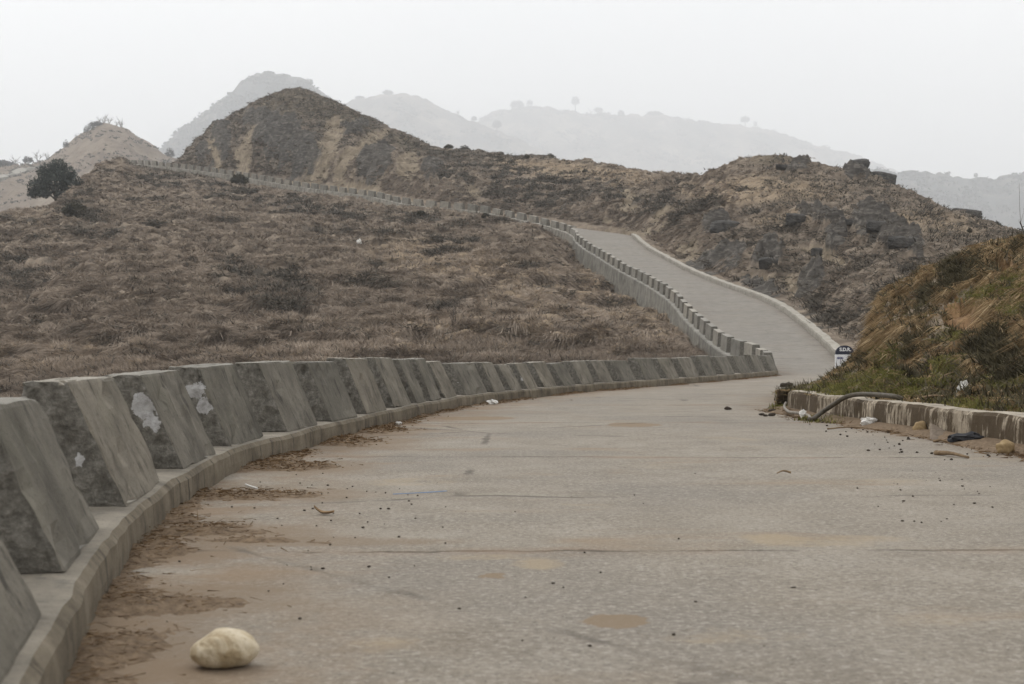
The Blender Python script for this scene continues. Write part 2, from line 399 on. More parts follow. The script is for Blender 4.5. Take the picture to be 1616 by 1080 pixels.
PILES = [(215, 955, .55, .34, .032), (150, 1030, .35, .5, .036), (290, 842, .55, .34, .045), (400, 854, .85, .13, .018), (375, 782, .65, .42, .045), (430, 739, .65, .5, .045), (535, 699, .6, .9, .035), (600, 682, .45, 1.0, .03), (250, 872, .3, .3, .045)]
dust = np.zeros(P.shape[:2])
for (cx, cy, rx, ry, hh) in PILES:
    c_ = gnd(cx, cy); dust = np.maximum(dust, np.clip(1.55 - np.hypot((P[..., 0] - c_.x) / (rx * 1.1), (P[..., 1] - c_.y) / (ry * 1.15)), 0, 1))
road = mesh_arrays('road', P.reshape(-1, 3), grid_faces(len(ss), NT_)[:, ::-1], M['road'],
                   {'along': P[..., 1].ravel(), 'left': (W[:, None] * ts[None]).ravel(), 'right': (W[:, None] * (1 - ts)[None]).ravel(), 'mud': mud.ravel(), 'ochre': och.ravel(), 'dust': dust.ravel()}, True)
tag(road, 'pale concrete mountain road climbing away over the ridge', 'road', kind='structure')

# ------------------------------------------------------------------ terrain
def pchip(xk, yk, x):
    h = np.diff(xk); dl = np.diff(yk) / h; m = np.zeros_like(yk)
    m[0] = dl[0]; m[-1] = dl[-1]
    for i in range(1, len(xk) - 1):
        if dl[i - 1] * dl[i] > 0:
            w1 = 2 * h[i] + h[i - 1]; w2 = h[i] + 2 * h[i - 1]
            m[i] = (w1 + w2) / (w1 / dl[i - 1] + w2 / dl[i])
    i = np.clip(np.searchsorted(xk, x) - 1, 0, len(h) - 1)
    t = np.clip((x - xk[i]) / h[i], 0, 1); hh = h[i]
    return ((1 + 2 * t) * (1 - t) ** 2) * yk[i] + t * (1 - t) ** 2 * hh * m[i] + t * t * (3 - 2 * t) * yk[i + 1] + t * t * (t - 1) * hh * m[i + 1]

def tab(rows, isz=False):
    a = np.array(rows, float)
    z = a[:, 2] if isz else zy(a[:, 2], a[:, 1])
    return a[:, 0], a[:, 1], z
K2 = tab([(-1400, 50, 700), (-300, 55, 660), (0, 55, 632), (85, 55, 618), (200, 55, 600), (334, 55, 590), (535, 55, 582), (860, 55, 580), (1050, 52, 578), (1100, 48, 576), (1160, 40, 610), (3000, 34, 600)])
K4 = tab([(-1400, 120, 470), (-300, 140, 415), (0, 165, 350), (85, 168, 338), (120, 185, 305), (150, 210, 281), (200, 232, 263), (277, 221, 270), (334, 208, 281), (401, 200, 295), (461, 188, 304), (535, 179, 313), (583, 171, 321), (644, 161, 333),
          (751, 151, 344), (860, 139, 357), (905, 121, 419), (950, 106, 459), (1000, 96, 486), (1050, 81, 515), (1100, 61, 566), (1160, 50, 575), (1231, 46, 562), (1320, 44, 590), (1450, 40, 600), (1616, 38, 590), (2000, 36, 580), (3000, 36, 580)])
z4 = lambda p: np.interp(p, K4[0], K4[2])
K5 = tab([(-1400, 160, z4(-1400) - 6), (-300, 180, z4(-300) - 9), (0, 205, z4(0) - 10), (85, 205, z4(85) - 9), (120, 215, z4(120) - 5), (150, 236, z4(150) - 3), (200, 243, 31.6), (277, 232, 31), (334, 221, 29), (401, 212, 26.6), (461, 200, 24.3), (535, 191, 22.3),
          (583, 183, 20.7), (644, 174, 18.9), (751, 163, 16.8), (860, 153, 14.9), (905, 146, 13.8), (950, 141, 12.7), (1000, 131, 11.2), (1050, 114, 8.3), (1100, 100, 6.2), (1160, 90, 4.9), (1231, 78, 3.4), (1320, 58, .9),
          (1450, 48, .4), (1616, 44, .6), (2000, 42, .5), (3000, 42, .5)], True)
K6 = tab([(-1400, 230, 600), (0, 260, 640), (150, 262, 430), (200, 260, 300), (277, 242, 258), (300, 238, 246), (334, 232, 234), (401, 223, 226), (461, 213, 220), (535, 206, 226), (583, 199, 242), (644, 190, 268), (751, 181, 290), (860, 173, 303),
          (905, 168, 308), (950, 162, 314), (1000, 150, 325), (1050, 131, 345), (1100, 116, 368), (1160, 106, 390), (1231, 93, 412), (1320, 73, 462), (1450, 60, 460), (1616, 58, 450), (2000, 58, 440), (3000, 58, 440)])
K7x = tab([(-1400, 320, 700), (0, 320, 700), (150, 300, 560), (200, 280, 380), (245, 262, 285), (277, 252, 256), (287, 254, 243), (300, 256, 226), (330, 258, 201), (370, 260, 176), (410, 262, 153), (440, 262, 141), (470, 262, 136), (500, 260, 145), (540, 255, 163), (600, 246, 190),
           (650, 236, 212), (690, 229, 232), (740, 224, 234), (800, 218, 240), (850, 214, 243), (900, 210, 250), (950, 205, 253), (1000, 199, 262), (1050, 190, 269), (1085, 180, 274), (1100, 166, 274), (1115, 158, 266), (1140, 157, 257), (1170, 156, 244), (1200, 155, 241), (1235, 154, 241), (1270, 152, 247),
           (1310, 149, 258), (1340, 147, 264), (1400, 142, 282), (1425, 140, 288), (1450, 137, 302), (1480, 134, 317), (1520, 129, 330), (1560, 125, 342), (1600, 120, 357), (1616, 118, 361), (1700, 114, 388), (2000, 108, 420), (3000, 104, 440)])
colpx = np.concatenate([np.arange(-1400, -120, 32), np.arange(-120, 1740, 2.6), np.arange(1740, 3001, 36)])
rows = np.concatenate([np.geomspace(1.2, 30, 14)[:-1], np.linspace(30, 52, 32)[:-1], np.geomspace(52, 285, 560)[:-1], np.geomspace(285, 5000, 40)])
nR, nC = len(rows), len(colpx)
Z = np.zeros((nR, nC))
def I(K, p): return np.interp(p, K[0], K[1]), np.interp(p, K[0], K[2])
def smooth_tab(K, sig):
    # densify and soften a table along px so lofted faces have no kinks
    x = np.arange(-1400, 3001, 4.0); g = np.exp(-.5 * (np.arange(-40, 41) * 4.0 / sig) ** 2); g /= g.sum()
    f = lambda v: np.convolve(np.pad(np.interp(x, K[0], v), 40, mode='edge'), g, 'valid')
    return x, f(K[1]), f(K[2])
K2s, K4s, K5s, K6s, K7s = (smooth_tab(K, s) for K, s in ((K2, 40), (K4, 9), (K5, 12), (K6, 22), (K7x, 5)))
for j, p in enumerate(colpx):
    d2, z2 = I(K2s, p); d4, z4_ = I(K4s, p); d5, z5 = I(K5s, p); d6, z6 = I(K6s, p); d7, z7 = I(K7s, p)
    d4 = max(d4, d2 + 3); d5 = max(d5, d4 + 4); d6 = max(d6, d5 + 5); d7 = max(d7, d6 + 8)
    gz = np.interp(p, [0, 900, 1150, 1300, 3000], [-5, -3.5, -1.2, -.6, -.6])
    xk = [1.0, 26, d2, d2 + .45 * (d4 - d2), d4, d5, d6, .5 * (d6 + d7), d7, d7 + 60, 700, 5200]
    yk = [-.6, gz, z2, z2 + .42 * (z4_ - z2), z4_, z5, z6, z6 + .56 * (z7 - z6), z7, z7 - 25, -60, -90]
    if d4 - d2 < 8: yk[3] = .5 * (z2 + z4_)
    Z[:, j] = pchip(np.array(xk), np.array(yk), rows)
D = rows[:, None] * np.ones((1, nC)); PXc = colpx[None, :] * np.ones((nR, 1)); X = (PXc - CX) / F * D
# relief noise: bigger folds and terracettes
nearfade = sstep(45, 65, D)
farf = 1 - sstep(285, 420, D)
fold = fbm(X * .055, D * .045, 21, 4) * 1.0
terr = fbm(X * .17 + .9 * fbm(X * .12, D * .12, 3, 2), D * .34 + .5 * fbm(X * .3, D * .3, 6, 2), 31, 3, .55, True)
lump = fbm(X * .5, D * .62, 41, 3, .55); terr = terr - .30
hard = sstep(1090, 1200, PXc)                     # rockier right-hand hill
Zn = Z + nearfade * farf * (fold * 0.75 * (1 - .55 * sstep(225, 250, D)) + (terr * (1.05 - .25 * hard) + lump * (.62 - .2 * hard)) * (1 - .4 * sstep(225, 250, D)))
qt = Z / 1.7 + 1.0 * fbm(X * .045, D * .055, 171, 3) + .40 * fbm(X * .16, D * .22, 173, 3)
ft = qt - np.floor(qt); gt = np.where(ft < .70, .32 * ft / .70, .32 + .68 * sstep(.70, 1.0, ft))
tm = sstep(-.22, .22, fbm(X * .06, D * .09, 175, 3)) * nearfade * farf
Zn += 1.7 * .85 * tm * (gt - ft + .16)
scarp = tm * sstep(.66, .76, ft) * (1 - sstep(.93, 1.0, ft)) * sstep(62, 95, D) * (.55 + .45 * sstep(-.2, .3, fbm(X * .4, D * .4, 177, 2))); lip = tm * (sstep(.96, 1.0, ft) + (1 - sstep(.0, .16, ft)))
Zn += (1 - farf) * fbm(X * .004, D * .004, 51, 4) * 14
# settle the noisy skyline back onto its surveyed height
PYc = HY - (Zn - CAMZ) / D * F
dz = np.zeros(nC)
for j, p in enumerate(colpx):
    d7, z7 = I(K7s, p)
    if p > 262: dz[j] = (PYc[(rows > 60) & (rows < 285), j].min() - (HY - (z7 - CAMZ) / d7 * F)) / F * d7 - .22
gk = np.exp(-.5 * (np.arange(-40, 41) / 13.0) ** 2); gk /= gk.sum(); dz = np.convolve(np.pad(dz, 40, mode='edge'), gk, 'valid')
D6c = np.array([I(K6s, p)[0] for p in colpx]); D7c = np.array([I(K7s, p)[0] for p in colpx])
Zn += dz[None, :] * sstep(.0, .9, (D - D6c) / (D7c - D6c)) * farf
PYc = HY - (Zn - CAMZ) / D * F
# material masks in real positions on the sheet
wx = 18 * fbm(X * .16, D * .12 + Zn * .12, 61, 4); wy = 12 * fbm(X * .16 + 40, D * .12 + Zn * .12, 62, 4)
def blob(lst):
    m = np.zeros_like(X)
    for (cx, cy, rx, ry, ang, dmin) in lst:
        a = math.radians(ang); u = PXc + wx - cx; v = PYc + wy - cy
        uu = (u * math.cos(a) + v * math.sin(a)) / rx; vv = (-u * math.sin(a) + v * math.cos(a)) / ry
        m = np.maximum(m, (1 - sstep(.7, 1.25, np.sqrt(uu * uu + vv * vv))) * (D > dmin))
    return m
earth = blob([(335, 228, 13, 22, 10, 170), (398, 210, 11, 26, 20, 170), (380, 246, 14, 20, 15, 170), (355, 262, 34, 9, 5, 170), (525, 210, 17, 34, 15, 170), (505, 245, 30, 18, -30, 170), (470, 268, 34, 12, -12, 170), (585, 222, 40, 10, -32, 170),
              (548, 250, 28, 12, -40, 170), (642, 258, 20, 22, 0, 170), (560, 282, 52, 13, 5, 170), (610, 290, 20, 8, -10, 160), (432, 280, 40, 9, 8, 170), (305, 262, 18, 8, 5, 180),
              (990, 312, 9, 20, 10, 140), (985, 330, 26, 4, -15, 140), (1000, 352, 55, 6, 3, 125), (745, 298, 12, 10, 0, 160), (1040, 335, 22, 8, -30, 120), (648, 305, 6, 14, 10, 150),
              (1085, 385, 26, 16, 0, 60), (1250, 440, 34, 10, 15, 60), (1300, 400, 40, 10, 20, 60), (1190, 432, 30, 8, 0, 60)])
rock = blob([(352, 224, 15, 18, 0, 170), (440, 212, 42, 32, 10, 170), (478, 232, 28, 22, 0, 170), (405, 185, 22, 10, -25, 170), (345, 205, 18, 10, -30, 170), (592, 252, 28, 20, -20, 170), (560, 205, 22, 10, -25, 170), (320, 238, 12, 12, 0, 170), (680, 268, 20, 14, 0, 165),
             (1405, 378, 66, 22, 24, 62), (1300, 352, 48, 9, 14, 62), (1380, 345, 30, 8, 12, 62), (1250, 268, 26, 5, -8, 62), (1140, 405, 42, 18, 0, 62), (1215, 405, 26, 12, -30, 62), (1105, 415, 26, 10, 20, 62), (1130, 360, 26, 14, 10, 62), (1275, 440, 26, 12, -20, 62), (1200, 455, 40, 10, 20, 62),
             (1355, 275, 26, 10, 0, 62), (1440, 400, 30, 10, 40, 62), (1320, 385, 22, 10, -20, 62)])
green = blob([(480, 165, 90, 22, 10, 170), (560, 190, 40, 12, 25, 170), (1240, 250, 60, 8, 0, 100), (640, 225, 40, 10, 25, 170)]) * .45
pale = blob([(940, 490, 170, 70, 10, 45), (800, 535, 260, 40, 0, 45), (120, 565, 160, 30, 0, 45), (520, 560, 200, 20, 0, 45), (700, 410, 120, 30, 10, 60), (900, 270, 140, 14, 6, 150), (1200, 300, 130, 22, 0, 70), (1480, 350, 80, 16, 8, 70), (1250, 345, 60, 12, 0, 70)])
darkm = blob([(130, 345, 70, 28, 20, 100), (250, 285, 70, 12, 6, 100), (360, 300, 60, 14, 10, 100), (500, 330, 120, 10, 8, 100), (420, 450, 90, 40, 15, 60), (640, 345, 60, 9, 4, 100), (860, 455, 44, 8, -12, 60), (40, 430, 40, 22, 0, 80),
              (860, 300, 110, 30, 0, 150), (960, 300, 60, 16, 10, 140), (780, 270, 70, 14, 5, 160), (720, 280, 40, 16, 0, 160), (1060, 310, 40, 20, -20, 100), (1000, 325, 50, 12, 0, 140), (700, 245, 40, 9, 10, 160), (1350, 480, 50, 30, -20, 50), (1430, 450, 50, 30, -20, 50), (1100, 330, 40, 14, -30, 100),
              (1290, 490, 20, 30, 0, 50), (1190, 340, 30, 8, 0, 80), (715, 490, 28, 14, 0, 60)]) * .75
scr = sstep(.08, .42, fbm(X * .11, D * .14, 71, 4)) * sstep(-.25, .2, -terr)
darkm = np.maximum(np.maximum(darkm * sstep(-.35, .25, fbm(X * .3, D * .35, 73, 3)), scr * .55), (.34 * sstep(1120, 1220, PXc) + .46 * sstep(175, 215, D) * (1 - sstep(1120, 1220, PXc))) * sstep(60, 75, D))
Zn += (rock * 1.5 * fbm(X * .28, D * .4 + Zn * .3, 81, 4, .6, True) - earth * .4 * (1 + fbm(X * .5, Zn * .5, 83, 3)))* farf
darkm = np.maximum(darkm, .58 * scarp)  # steep terrace faces darkened in the colour mask
# carve the road into the slope
Cm = resample(np.hstack([.5 * (LP + RP), .5 * np.linalg.norm((RP - LP)[:, :2], axis=1)[:, None]]), 1.0)
nx, ny = X.ravel(), D.ravel(); zf = Zn.ravel().copy()
side = np.full(nx.shape, 99.0); rz = np.zeros(nx.shape); hw = np.ones(nx.shape); best = np.full(nx.shape, 1e9)
sel = np.where((ny < 300) & (np.abs(nx) < 120))[0]
for i in range(len(Cm) - 1):
    a = Cm[i]; b = Cm[i + 1]; ab = b[:2] - a[:2]; l2 = ab @ ab
    lo = sel[(np.abs(nx[sel] - a[0]) < 16) & (np.abs(ny[sel] - a[1]) < 16)]
    if not len(lo): continue
    tt = np.clip(((nx[lo] - a[0]) * ab[0] + (ny[lo] - a[1]) * ab[1]) / l2, 0, 1)
    dx = nx[lo] - a[0] - tt * ab[0]; dy = ny[lo] - a[1] - tt * ab[1]; dd = dx * dx + dy * dy
    up = dd < best[lo]; k = lo[up]
    best[k] = dd[up]; side[k] = (np.sqrt(dd) * np.sign(dx * ab[1] - dy * ab[0]))[up]
    rz[k] = (a[2] + tt * (b[2] - a[2]))[up]; hw[k] = (a[3] + tt * (b[3] - a[3]))[up]
off = side
inroad = (off > -hw - .35) & (off < hw + .25) & (best < 200)
leftz = (off <= -hw - .35) & (off > -hw - 9) & (best < 220)
rightz = (off >= hw + .25) & (off < hw + 5) & (best < 200)
u = sstep(0, 5.0, (-off - hw - .35))
zf = np.where(leftz, np.minimum(zf, rz - .25 - (1 - u) * .25 + u * np.where(ny > 180, .3, 2.0)), zf)
nearleft = leftz & (ny < 46)
zf = np.where(nearleft, np.minimum(zf, rz - .3 - .12 * (-off - hw)), zf)
ur = sstep(.1, 3.0, off - hw - .25)
zf = np.where(rightz, zf * ur + (rz + .22) * (1 - ur), zf)
zf = np.where(inroad, rz - .16, zf)
Zn = zf.reshape(nR, nC)
onroad = (inroad | (np.abs(off) < hw + 1.0)).reshape(nR, nC)
V = np.stack([X, D, Zn], -1).reshape(-1, 3)
terrain = mesh_arrays('hillside_terrain', V, grid_faces(nR, nC), M['terrain'],
                      {'rock': rock, 'earth': earth, 'dark': darkm, 'green': green, 'pale': pale}, True)
tag(terrain, 'brown grassy mountainside rising to a rocky peak', 'hillside', kind='structure')
lrows = np.log(rows)
def hgrid(x, y, A=None):
    A = Zn if A is None else A
    x = np.asarray(x, float); y = np.asarray(y, float)
    p = CX + F * x / y
    fj = np.interp(p, colpx, np.arange(nC)); fi = np.interp(y, rows, np.arange(nR))
    i = np.clip(fi.astype(int), 0, nR - 2); j = np.clip(fj.astype(int), 0, nC - 2); a = fi - i; b = fj - j
    return A[i, j] * (1 - a) * (1 - b) + A[i + 1, j] * a * (1 - b) + A[i, j + 1] * (1 - a) * b + A[i + 1, j + 1] * a * b

def skyline_d(px):
    return float(np.interp(px, K7s[0], K7s[1]))

def on_hill(px, py):
    """first point of the sheet along the ray through a photo position"""
    d = np.geomspace(40, 290, 1200); z = hgrid((px - CX) / F * d, d)
    k = np.where(z >= zy(py, d))[0]
    dd = d[k[0]] if len(k) else skyline_d(px)
    return Vector(((px - CX) / F * dd, dd, float(hgrid((px - CX) / F * dd, dd))))

# ground behind and beside the viewpoint
gx, gy = np.meshgrid(np.linspace(-60, 70, 60), np.linspace(-70, 3, 40))
gz_ = -1.0 + .5 * fbm(gx * .07, gy * .07, 91, 3) - .06 * np.clip(-gx - 3, 0, 60) + .22 * np.clip(gx - 9, 0, 30)
g2 = mesh_arrays('ground', np.stack([gx, gy, gz_], -1).reshape(-1, 3), grid_faces(40, 60), M['terrain'],
                 {k: np.zeros(gx.size) for k in ('rock', 'earth', 'dark', 'green', 'pale')}, True)
tag(g2, 'brown grassy ground around the start of the road', 'ground', kind='structure')

# ------------------------------------------------------------------ grass blades
def blades(name, base, nrm, length, width, lean, tone, mat, per, spread, droop=.35, label=None, cat=None, jitter=.5, segs=1):
    """tufts of tapering blades; one object, nobody could count them"""
    n = len(base); N = n * per
    b = np.repeat(base, per, 0); ln = np.repeat(length, per) * RNG.uniform(.55, 1.15, N); w = np.repeat(width, per) * RNG.uniform(.6, 1.3, N)
    sp = np.repeat(spread, per)[:, None] if np.ndim(spread) else spread
    b = b + RNG.normal(0, 1, (N, 3)) * sp * np.array([1, 1, .15])
    az = RNG.uniform(0, 2 * np.pi, N); out = np.stack([np.cos(az), np.sin(az), np.zeros(N)], -1)
    dirv = np.repeat(nrm, per, 0) + out * jitter * RNG.uniform(.3, 1.3, (N, 1)) + np.repeat(lean, per, 0)
    dirv /= np.linalg.norm(dirv, axis=1, keepdims=True)
    vw = b - np.array([0, 0, CAMZ]); sd = np.cross(dirv, out + np.array([.01, .02, .3])); sd /= (np.linalg.norm(sd, axis=1, keepdims=True) + 1e-6)
    tip = b + dirv * ln[:, None]
    tip2 = tip + np.repeat(lean, per, 0) * (ln * droop)[:, None] - np.array([0, 0, 1]) * (ln * droop * .4)[:, None]
    b = b - dirv * (ln * .08)[:, None]
    mid = b * .45 + tip * .55
    tn = np.clip(np.repeat(tone, per) + RNG.normal(0, .09, N), 0, 1)
    if segs == 1:
        Vv = np.stack([b - sd * w[:, None] * .5, b + sd * w[:, None] * .5, tip2], 1).reshape(-1, 3)
        Fv = np.arange(N * 3).reshape(-1, 3); at_ = np.stack([tn * .75, tn * .75, tn], 1).ravel()
    else:
        Vv = np.stack([b - sd * w[:, None] * .5, b + sd * w[:, None] * .5, mid - sd * w[:, None] * .38, mid + sd * w[:, None] * .38, tip2 - sd * w[:, None] * .05, tip2 + sd * w[:, None] * .05], 1).reshape(-1, 3)
        o = np.arange(N)[:, None] * 6
        Fv = np.concatenate([o + np.array([[0, 1, 3, 2]]), o + np.array([[2, 3, 5, 4]])]); at_ = np.stack([tn * .8, tn * .8, tn, tn, tn, tn], 1).ravel()
    ob = mesh_arrays(name, Vv, Fv, mat, {'tone': at_})
    return tag(ob, label, cat, kind='stuff')

# scatter tussocks over the slopes with a density that follows what one sees of them
EXT = np.zeros((nR, nC)); PYf = HY - (Zn - CAMZ) / D * F
EXT[:-1] = np.clip(PYf[:-1] - PYf[1:], 0, 6)
runmin = np.minimum.accumulate(np.where(D > 48, PYf, 640), axis=0)
vis = (PYf <= runmin + 3)
okc = (PXc > -140) & (PXc < 1750) & (D > 48) & (D < 275) & vis
def scatter(n, weight):
    w = (EXT * okc * weight * (~onroad)).ravel(); w = w / w.sum()
    k = RNG.choice(len(w), n, p=w); i, j = np.divmod(k, nC)
    j = np.clip(j, 0, nC - 2); i = np.clip(i, 0, nR - 2)
    a = RNG.random(n); bb = RNG.random(n)
    y = rows[i] * (1 - a) + rows[i + 1] * a; p = colpx[j] * (1 - bb) + colpx[j + 1] * bb
    x = (p - CX) / F * y; z = hgrid(x, y)
    e = .5; gxx = (hgrid(x + e, y) - hgrid(x - e, y)) / (2 * e); gyy = (hgrid(x, y + e) - hgrid(x, y - e)) / (2 * e)
    nr = np.stack([-gxx, -gyy, np.ones(n)], -1); nr /= np.linalg.norm(nr, axis=1, keepdims=True)
    dn = np.stack([-gxx, -gyy, -(gxx ** 2 + gyy ** 2)], -1); dn = np.clip(dn, -1, 1)
    return np.stack([x, y, z], -1), nr, dn, i, j
wg = (1 - rock) * (1 - earth) * (1 - .8 * darkm) * (1 - .72 * hard) * (1 - .45 * sstep(170, 215, D))
b, nr, dn, i, j = scatter(70000, wg)
dist = b[:, 1]
tone = .40 + .42 * fbm(b[:, 0] * .35, b[:, 1] * .5, 101, 3) + .25 * terr[i, j] + .22 * lip[i, j] - .15 * scarp[i, j] - .12 * hard[i, j] - .10 * sstep(170, 220, dist) + .14 * fbm(b[:, 0] * .06, b[:, 1] * .06, 103, 2) + .16 * pale[i, j]  # relief painted into the tone: paler crests and lips, darker hollows and scarps
ln = RNG.uniform(.20, .44, len(b)) * (1 - .3 * sstep(150, 230, dist)) * (1 - .4 * hard[i, j]); wd = np.clip(dist * .00052, .03, .11)
blades('dry_grass', b, nr * .55 + np.array([0, 0, .25]), ln, wd, dn * 1.25 + np.array([0, -.05, 0]), tone, M['tussock'], 8, .16, .5, 'dry tan grass tussocks over the hillside', 'grass')
# the near slope just below the parapet, hidden from the road itself
w_ = np.gradient(rows)[:, None] * (np.gradient(colpx)[None, :] * D) * (D > 9) * (D < 62) * (PXc > -1000) * (PXc < 1120) * (~onroad) * np.where(off.reshape(nR, nC) < 0, 1, 0)
w_ = (w_ / w_.sum()).ravel(); k = RNG.choice(nR * nC, 12000, p=w_); i, j = np.divmod(k, nC); b = np.stack([X[i, j], D[i, j], Zn[i, j]], -1) + RNG.normal(0, .12, (12000, 3)) * np.array([1, 1, 0])
b[:, 2] = hgrid(b[:, 0], b[:, 1])
blades('dry_grass', b, np.tile([0, 0, .8], (12000, 1)), RNG.uniform(.2, .42, 12000), np.full(12000, .035), np.tile([.1, -.5, -.1], (12000, 1)), .42 + .4 * fbm(b[:, 0] * .5, b[:, 1] * .5, 181, 3), M['tussock'], 8, .2, .5, 'dry tan grass just below the near parapet', 'grass')
wd_ = np.clip(darkm - .3, 0, 1) * (1 - rock) * (1 - earth) + .015
b, nr, dn, i, j = scatter(14000, wd_)
blades('undergrowth', b, np.array([[0, 0, 1.0]]) * np.ones((len(b), 1)), RNG.uniform(.18, .5, len(b)), np.clip(b[:, 1] * .0009, .06, .16), dn * .5, np.clip(.45 + .3 * fbm(b[:, 0] * .4, b[:, 1] * .4, 111, 2), 0, 1), M['scrub'], 9, .3, .1,
       'dark brown scrub growing in patches on the slopes', 'undergrowth', 1.8)

# ------------------------------------------------------------------ sweeps along the wall
def sweep(name, s0, s1, step, prof, mat, side='L', wob=.0, wobz=.0, seed=0, cap=True, smooth=False):
    """prof: list of (outward offset, height above road) run along the left (or right) road edge"""
    P_ = LP if side == 'L' else RP; S_ = arclen(P_)
    s = np.arange(s0, s1 + step * .5, step); C = np.stack([np.interp(s, S_, P_[:, k]) for k in range(3)], -1)
    T = np.gradient(C, axis=0); T[:, 2] = 0; T /= np.linalg.norm(T, axis=1, keepdims=True)
    N = np.stack([-T[:, 1], T[:, 0], 0 * T[:, 0]], -1) * (1 if side == 'L' else -1)
    pr = np.array(prof); k = len(pr)
    w1 = wob * fbm(s * .55, s * 0 + seed, seed, 3) + wob * .10 * fbm(s * 3, s * 0 + seed, seed + 9, 2); w2 = wobz * fbm(s * .8, s * 0 + 5 + seed, seed + 3, 3)
    V_ = C[:, None, :] + N[:, None, :] * (pr[None, :, 0] + w1[:, None] * (1 if True else 0))[..., None]
    V_[..., 2] += pr[None, :, 1] + w2[:, None] * (pr[None, :, 1] > .02)
    rough = (.005 if step < .06 else .012) * pnoise(V_[..., 0] * 6 + V_[..., 2] * 9, V_[..., 1] * 6 + V_[..., 2] * 5, seed + 20)
    V_ += N[:, None, :] * rough[..., None]
    V_[..., 2] += .3 * rough
    i = np.arange(len(s) - 1)[:, None] * k + np.arange(k)[None, :]; i2 = np.arange(len(s) - 1)[:, None] * k + (np.arange(k)[None, :] + 1) % k
    Fq = np.stack([i, i2, i2 + k, i + k], -1).reshape(-1, 4)
    bm = bmesh.new(); vs = [bm.verts.new(v) for v in V_.reshape(-1, 3)]
    for q in Fq: bm.faces.new([vs[a] for a in q])
    if cap:
        bm.faces.new([vs[a] for a in range(k)]); bm.faces.new([vs[(len(s) - 1) * k + a] for a in range(k)][::-1])
    bmesh.ops.recalc_face_normals(bm, faces=bm.faces)
    return bm_obj(name, bm, mat, smooth=smooth)

sEND = s_of_y(46.3); sTOP = s_of_y(243)
LEDGE = .055
KP = [(0, -.12), (.0, .06), (.006, .125), (.03, .152), (.10, .158), (.30, .158), (.55, .158), (.68, .155), (.70, .13), (.72, -1.0)]
kerb = sweep('kerb', 0.3, sEND + .25, .055, KP, M['kerb'], 'L', .045, .018, 3)
tag(kerb, 'low stained concrete kerb carrying the near parapet blocks', 'kerb', kind='structure')

RW = [(.02, -.5), (.02, .10), (.05, .155), (.66, .155), (.70, .12), (.72, -.4), (.80, -1.2), (.95, -2.4), (1.15, -4.2), (.3, -4.2)]
sC1 = s_of_y(129); sC2 = s_of_y(134)
w1 = sweep('retaining_wall', sEND + .3, sC1, .5, RW, M['retain'], 'L', .04, .02, 7)
tag(w1, 'tall streaked grey retaining wall below the uphill road', 'retaining wall')
RW2 = [(.02, -.5), (.02, .10), (.05, .155), (.66, .155), (.70, .12), (.72, -.3), (.78, -.9), (.9, -1.8), (1.0, -2.6), (.3, -2.6)]
w2 = sweep('retaining_wall', sC1 + .05, sTOP, .6, RW2, M['retain'], 'L', .04, .03, 13)
tag(w2, 'long pale retaining wall running left along the ridge below the peak', 'retaining wall')

SR = arclen(RP); s_of_yR = lambda y: float(np.interp(y, RP[:, 1], SR))
RK = [(-.02, -.12), (-.02, .20), (.02, .27), (.38, .27), (.42, .22), (.44, -.4)]
k2 = sweep('kerb', s_of_yR(55), s_of_yR(136), .6, RK, M['gutter'], 'R', .12, .03, 17)
tag(k2, 'pale concrete kerb along the right of the uphill road', 'kerb', kind='structure')
k3 = sweep('kerb', s_of_yR(150), s_of_yR(238), 1.0, [(0, -.1), (.0, .12), (.25, .12), (.27, -.4)], M['gutter'], 'R', .08, .03, 18)
tag(k3, 'low kerb along the inner side of the ridge road', 'kerb', kind='structure')
MW = [(0, -.15), (.0, .08), (.004, .17), (.012, .235), (.035, .265), (.10, .275), (.20, .272), (.30, .262), (.34, .20), (.36, -.2)]
rw = sweep('low_wall', s_of_yR(1.0), s_of_yR(18.9), .07, MW, M['mosswall'], 'R', .05, .03, 23)
tag(rw, 'low weathered concrete wall with brown moss streaks under the grassy bank', 'wall')

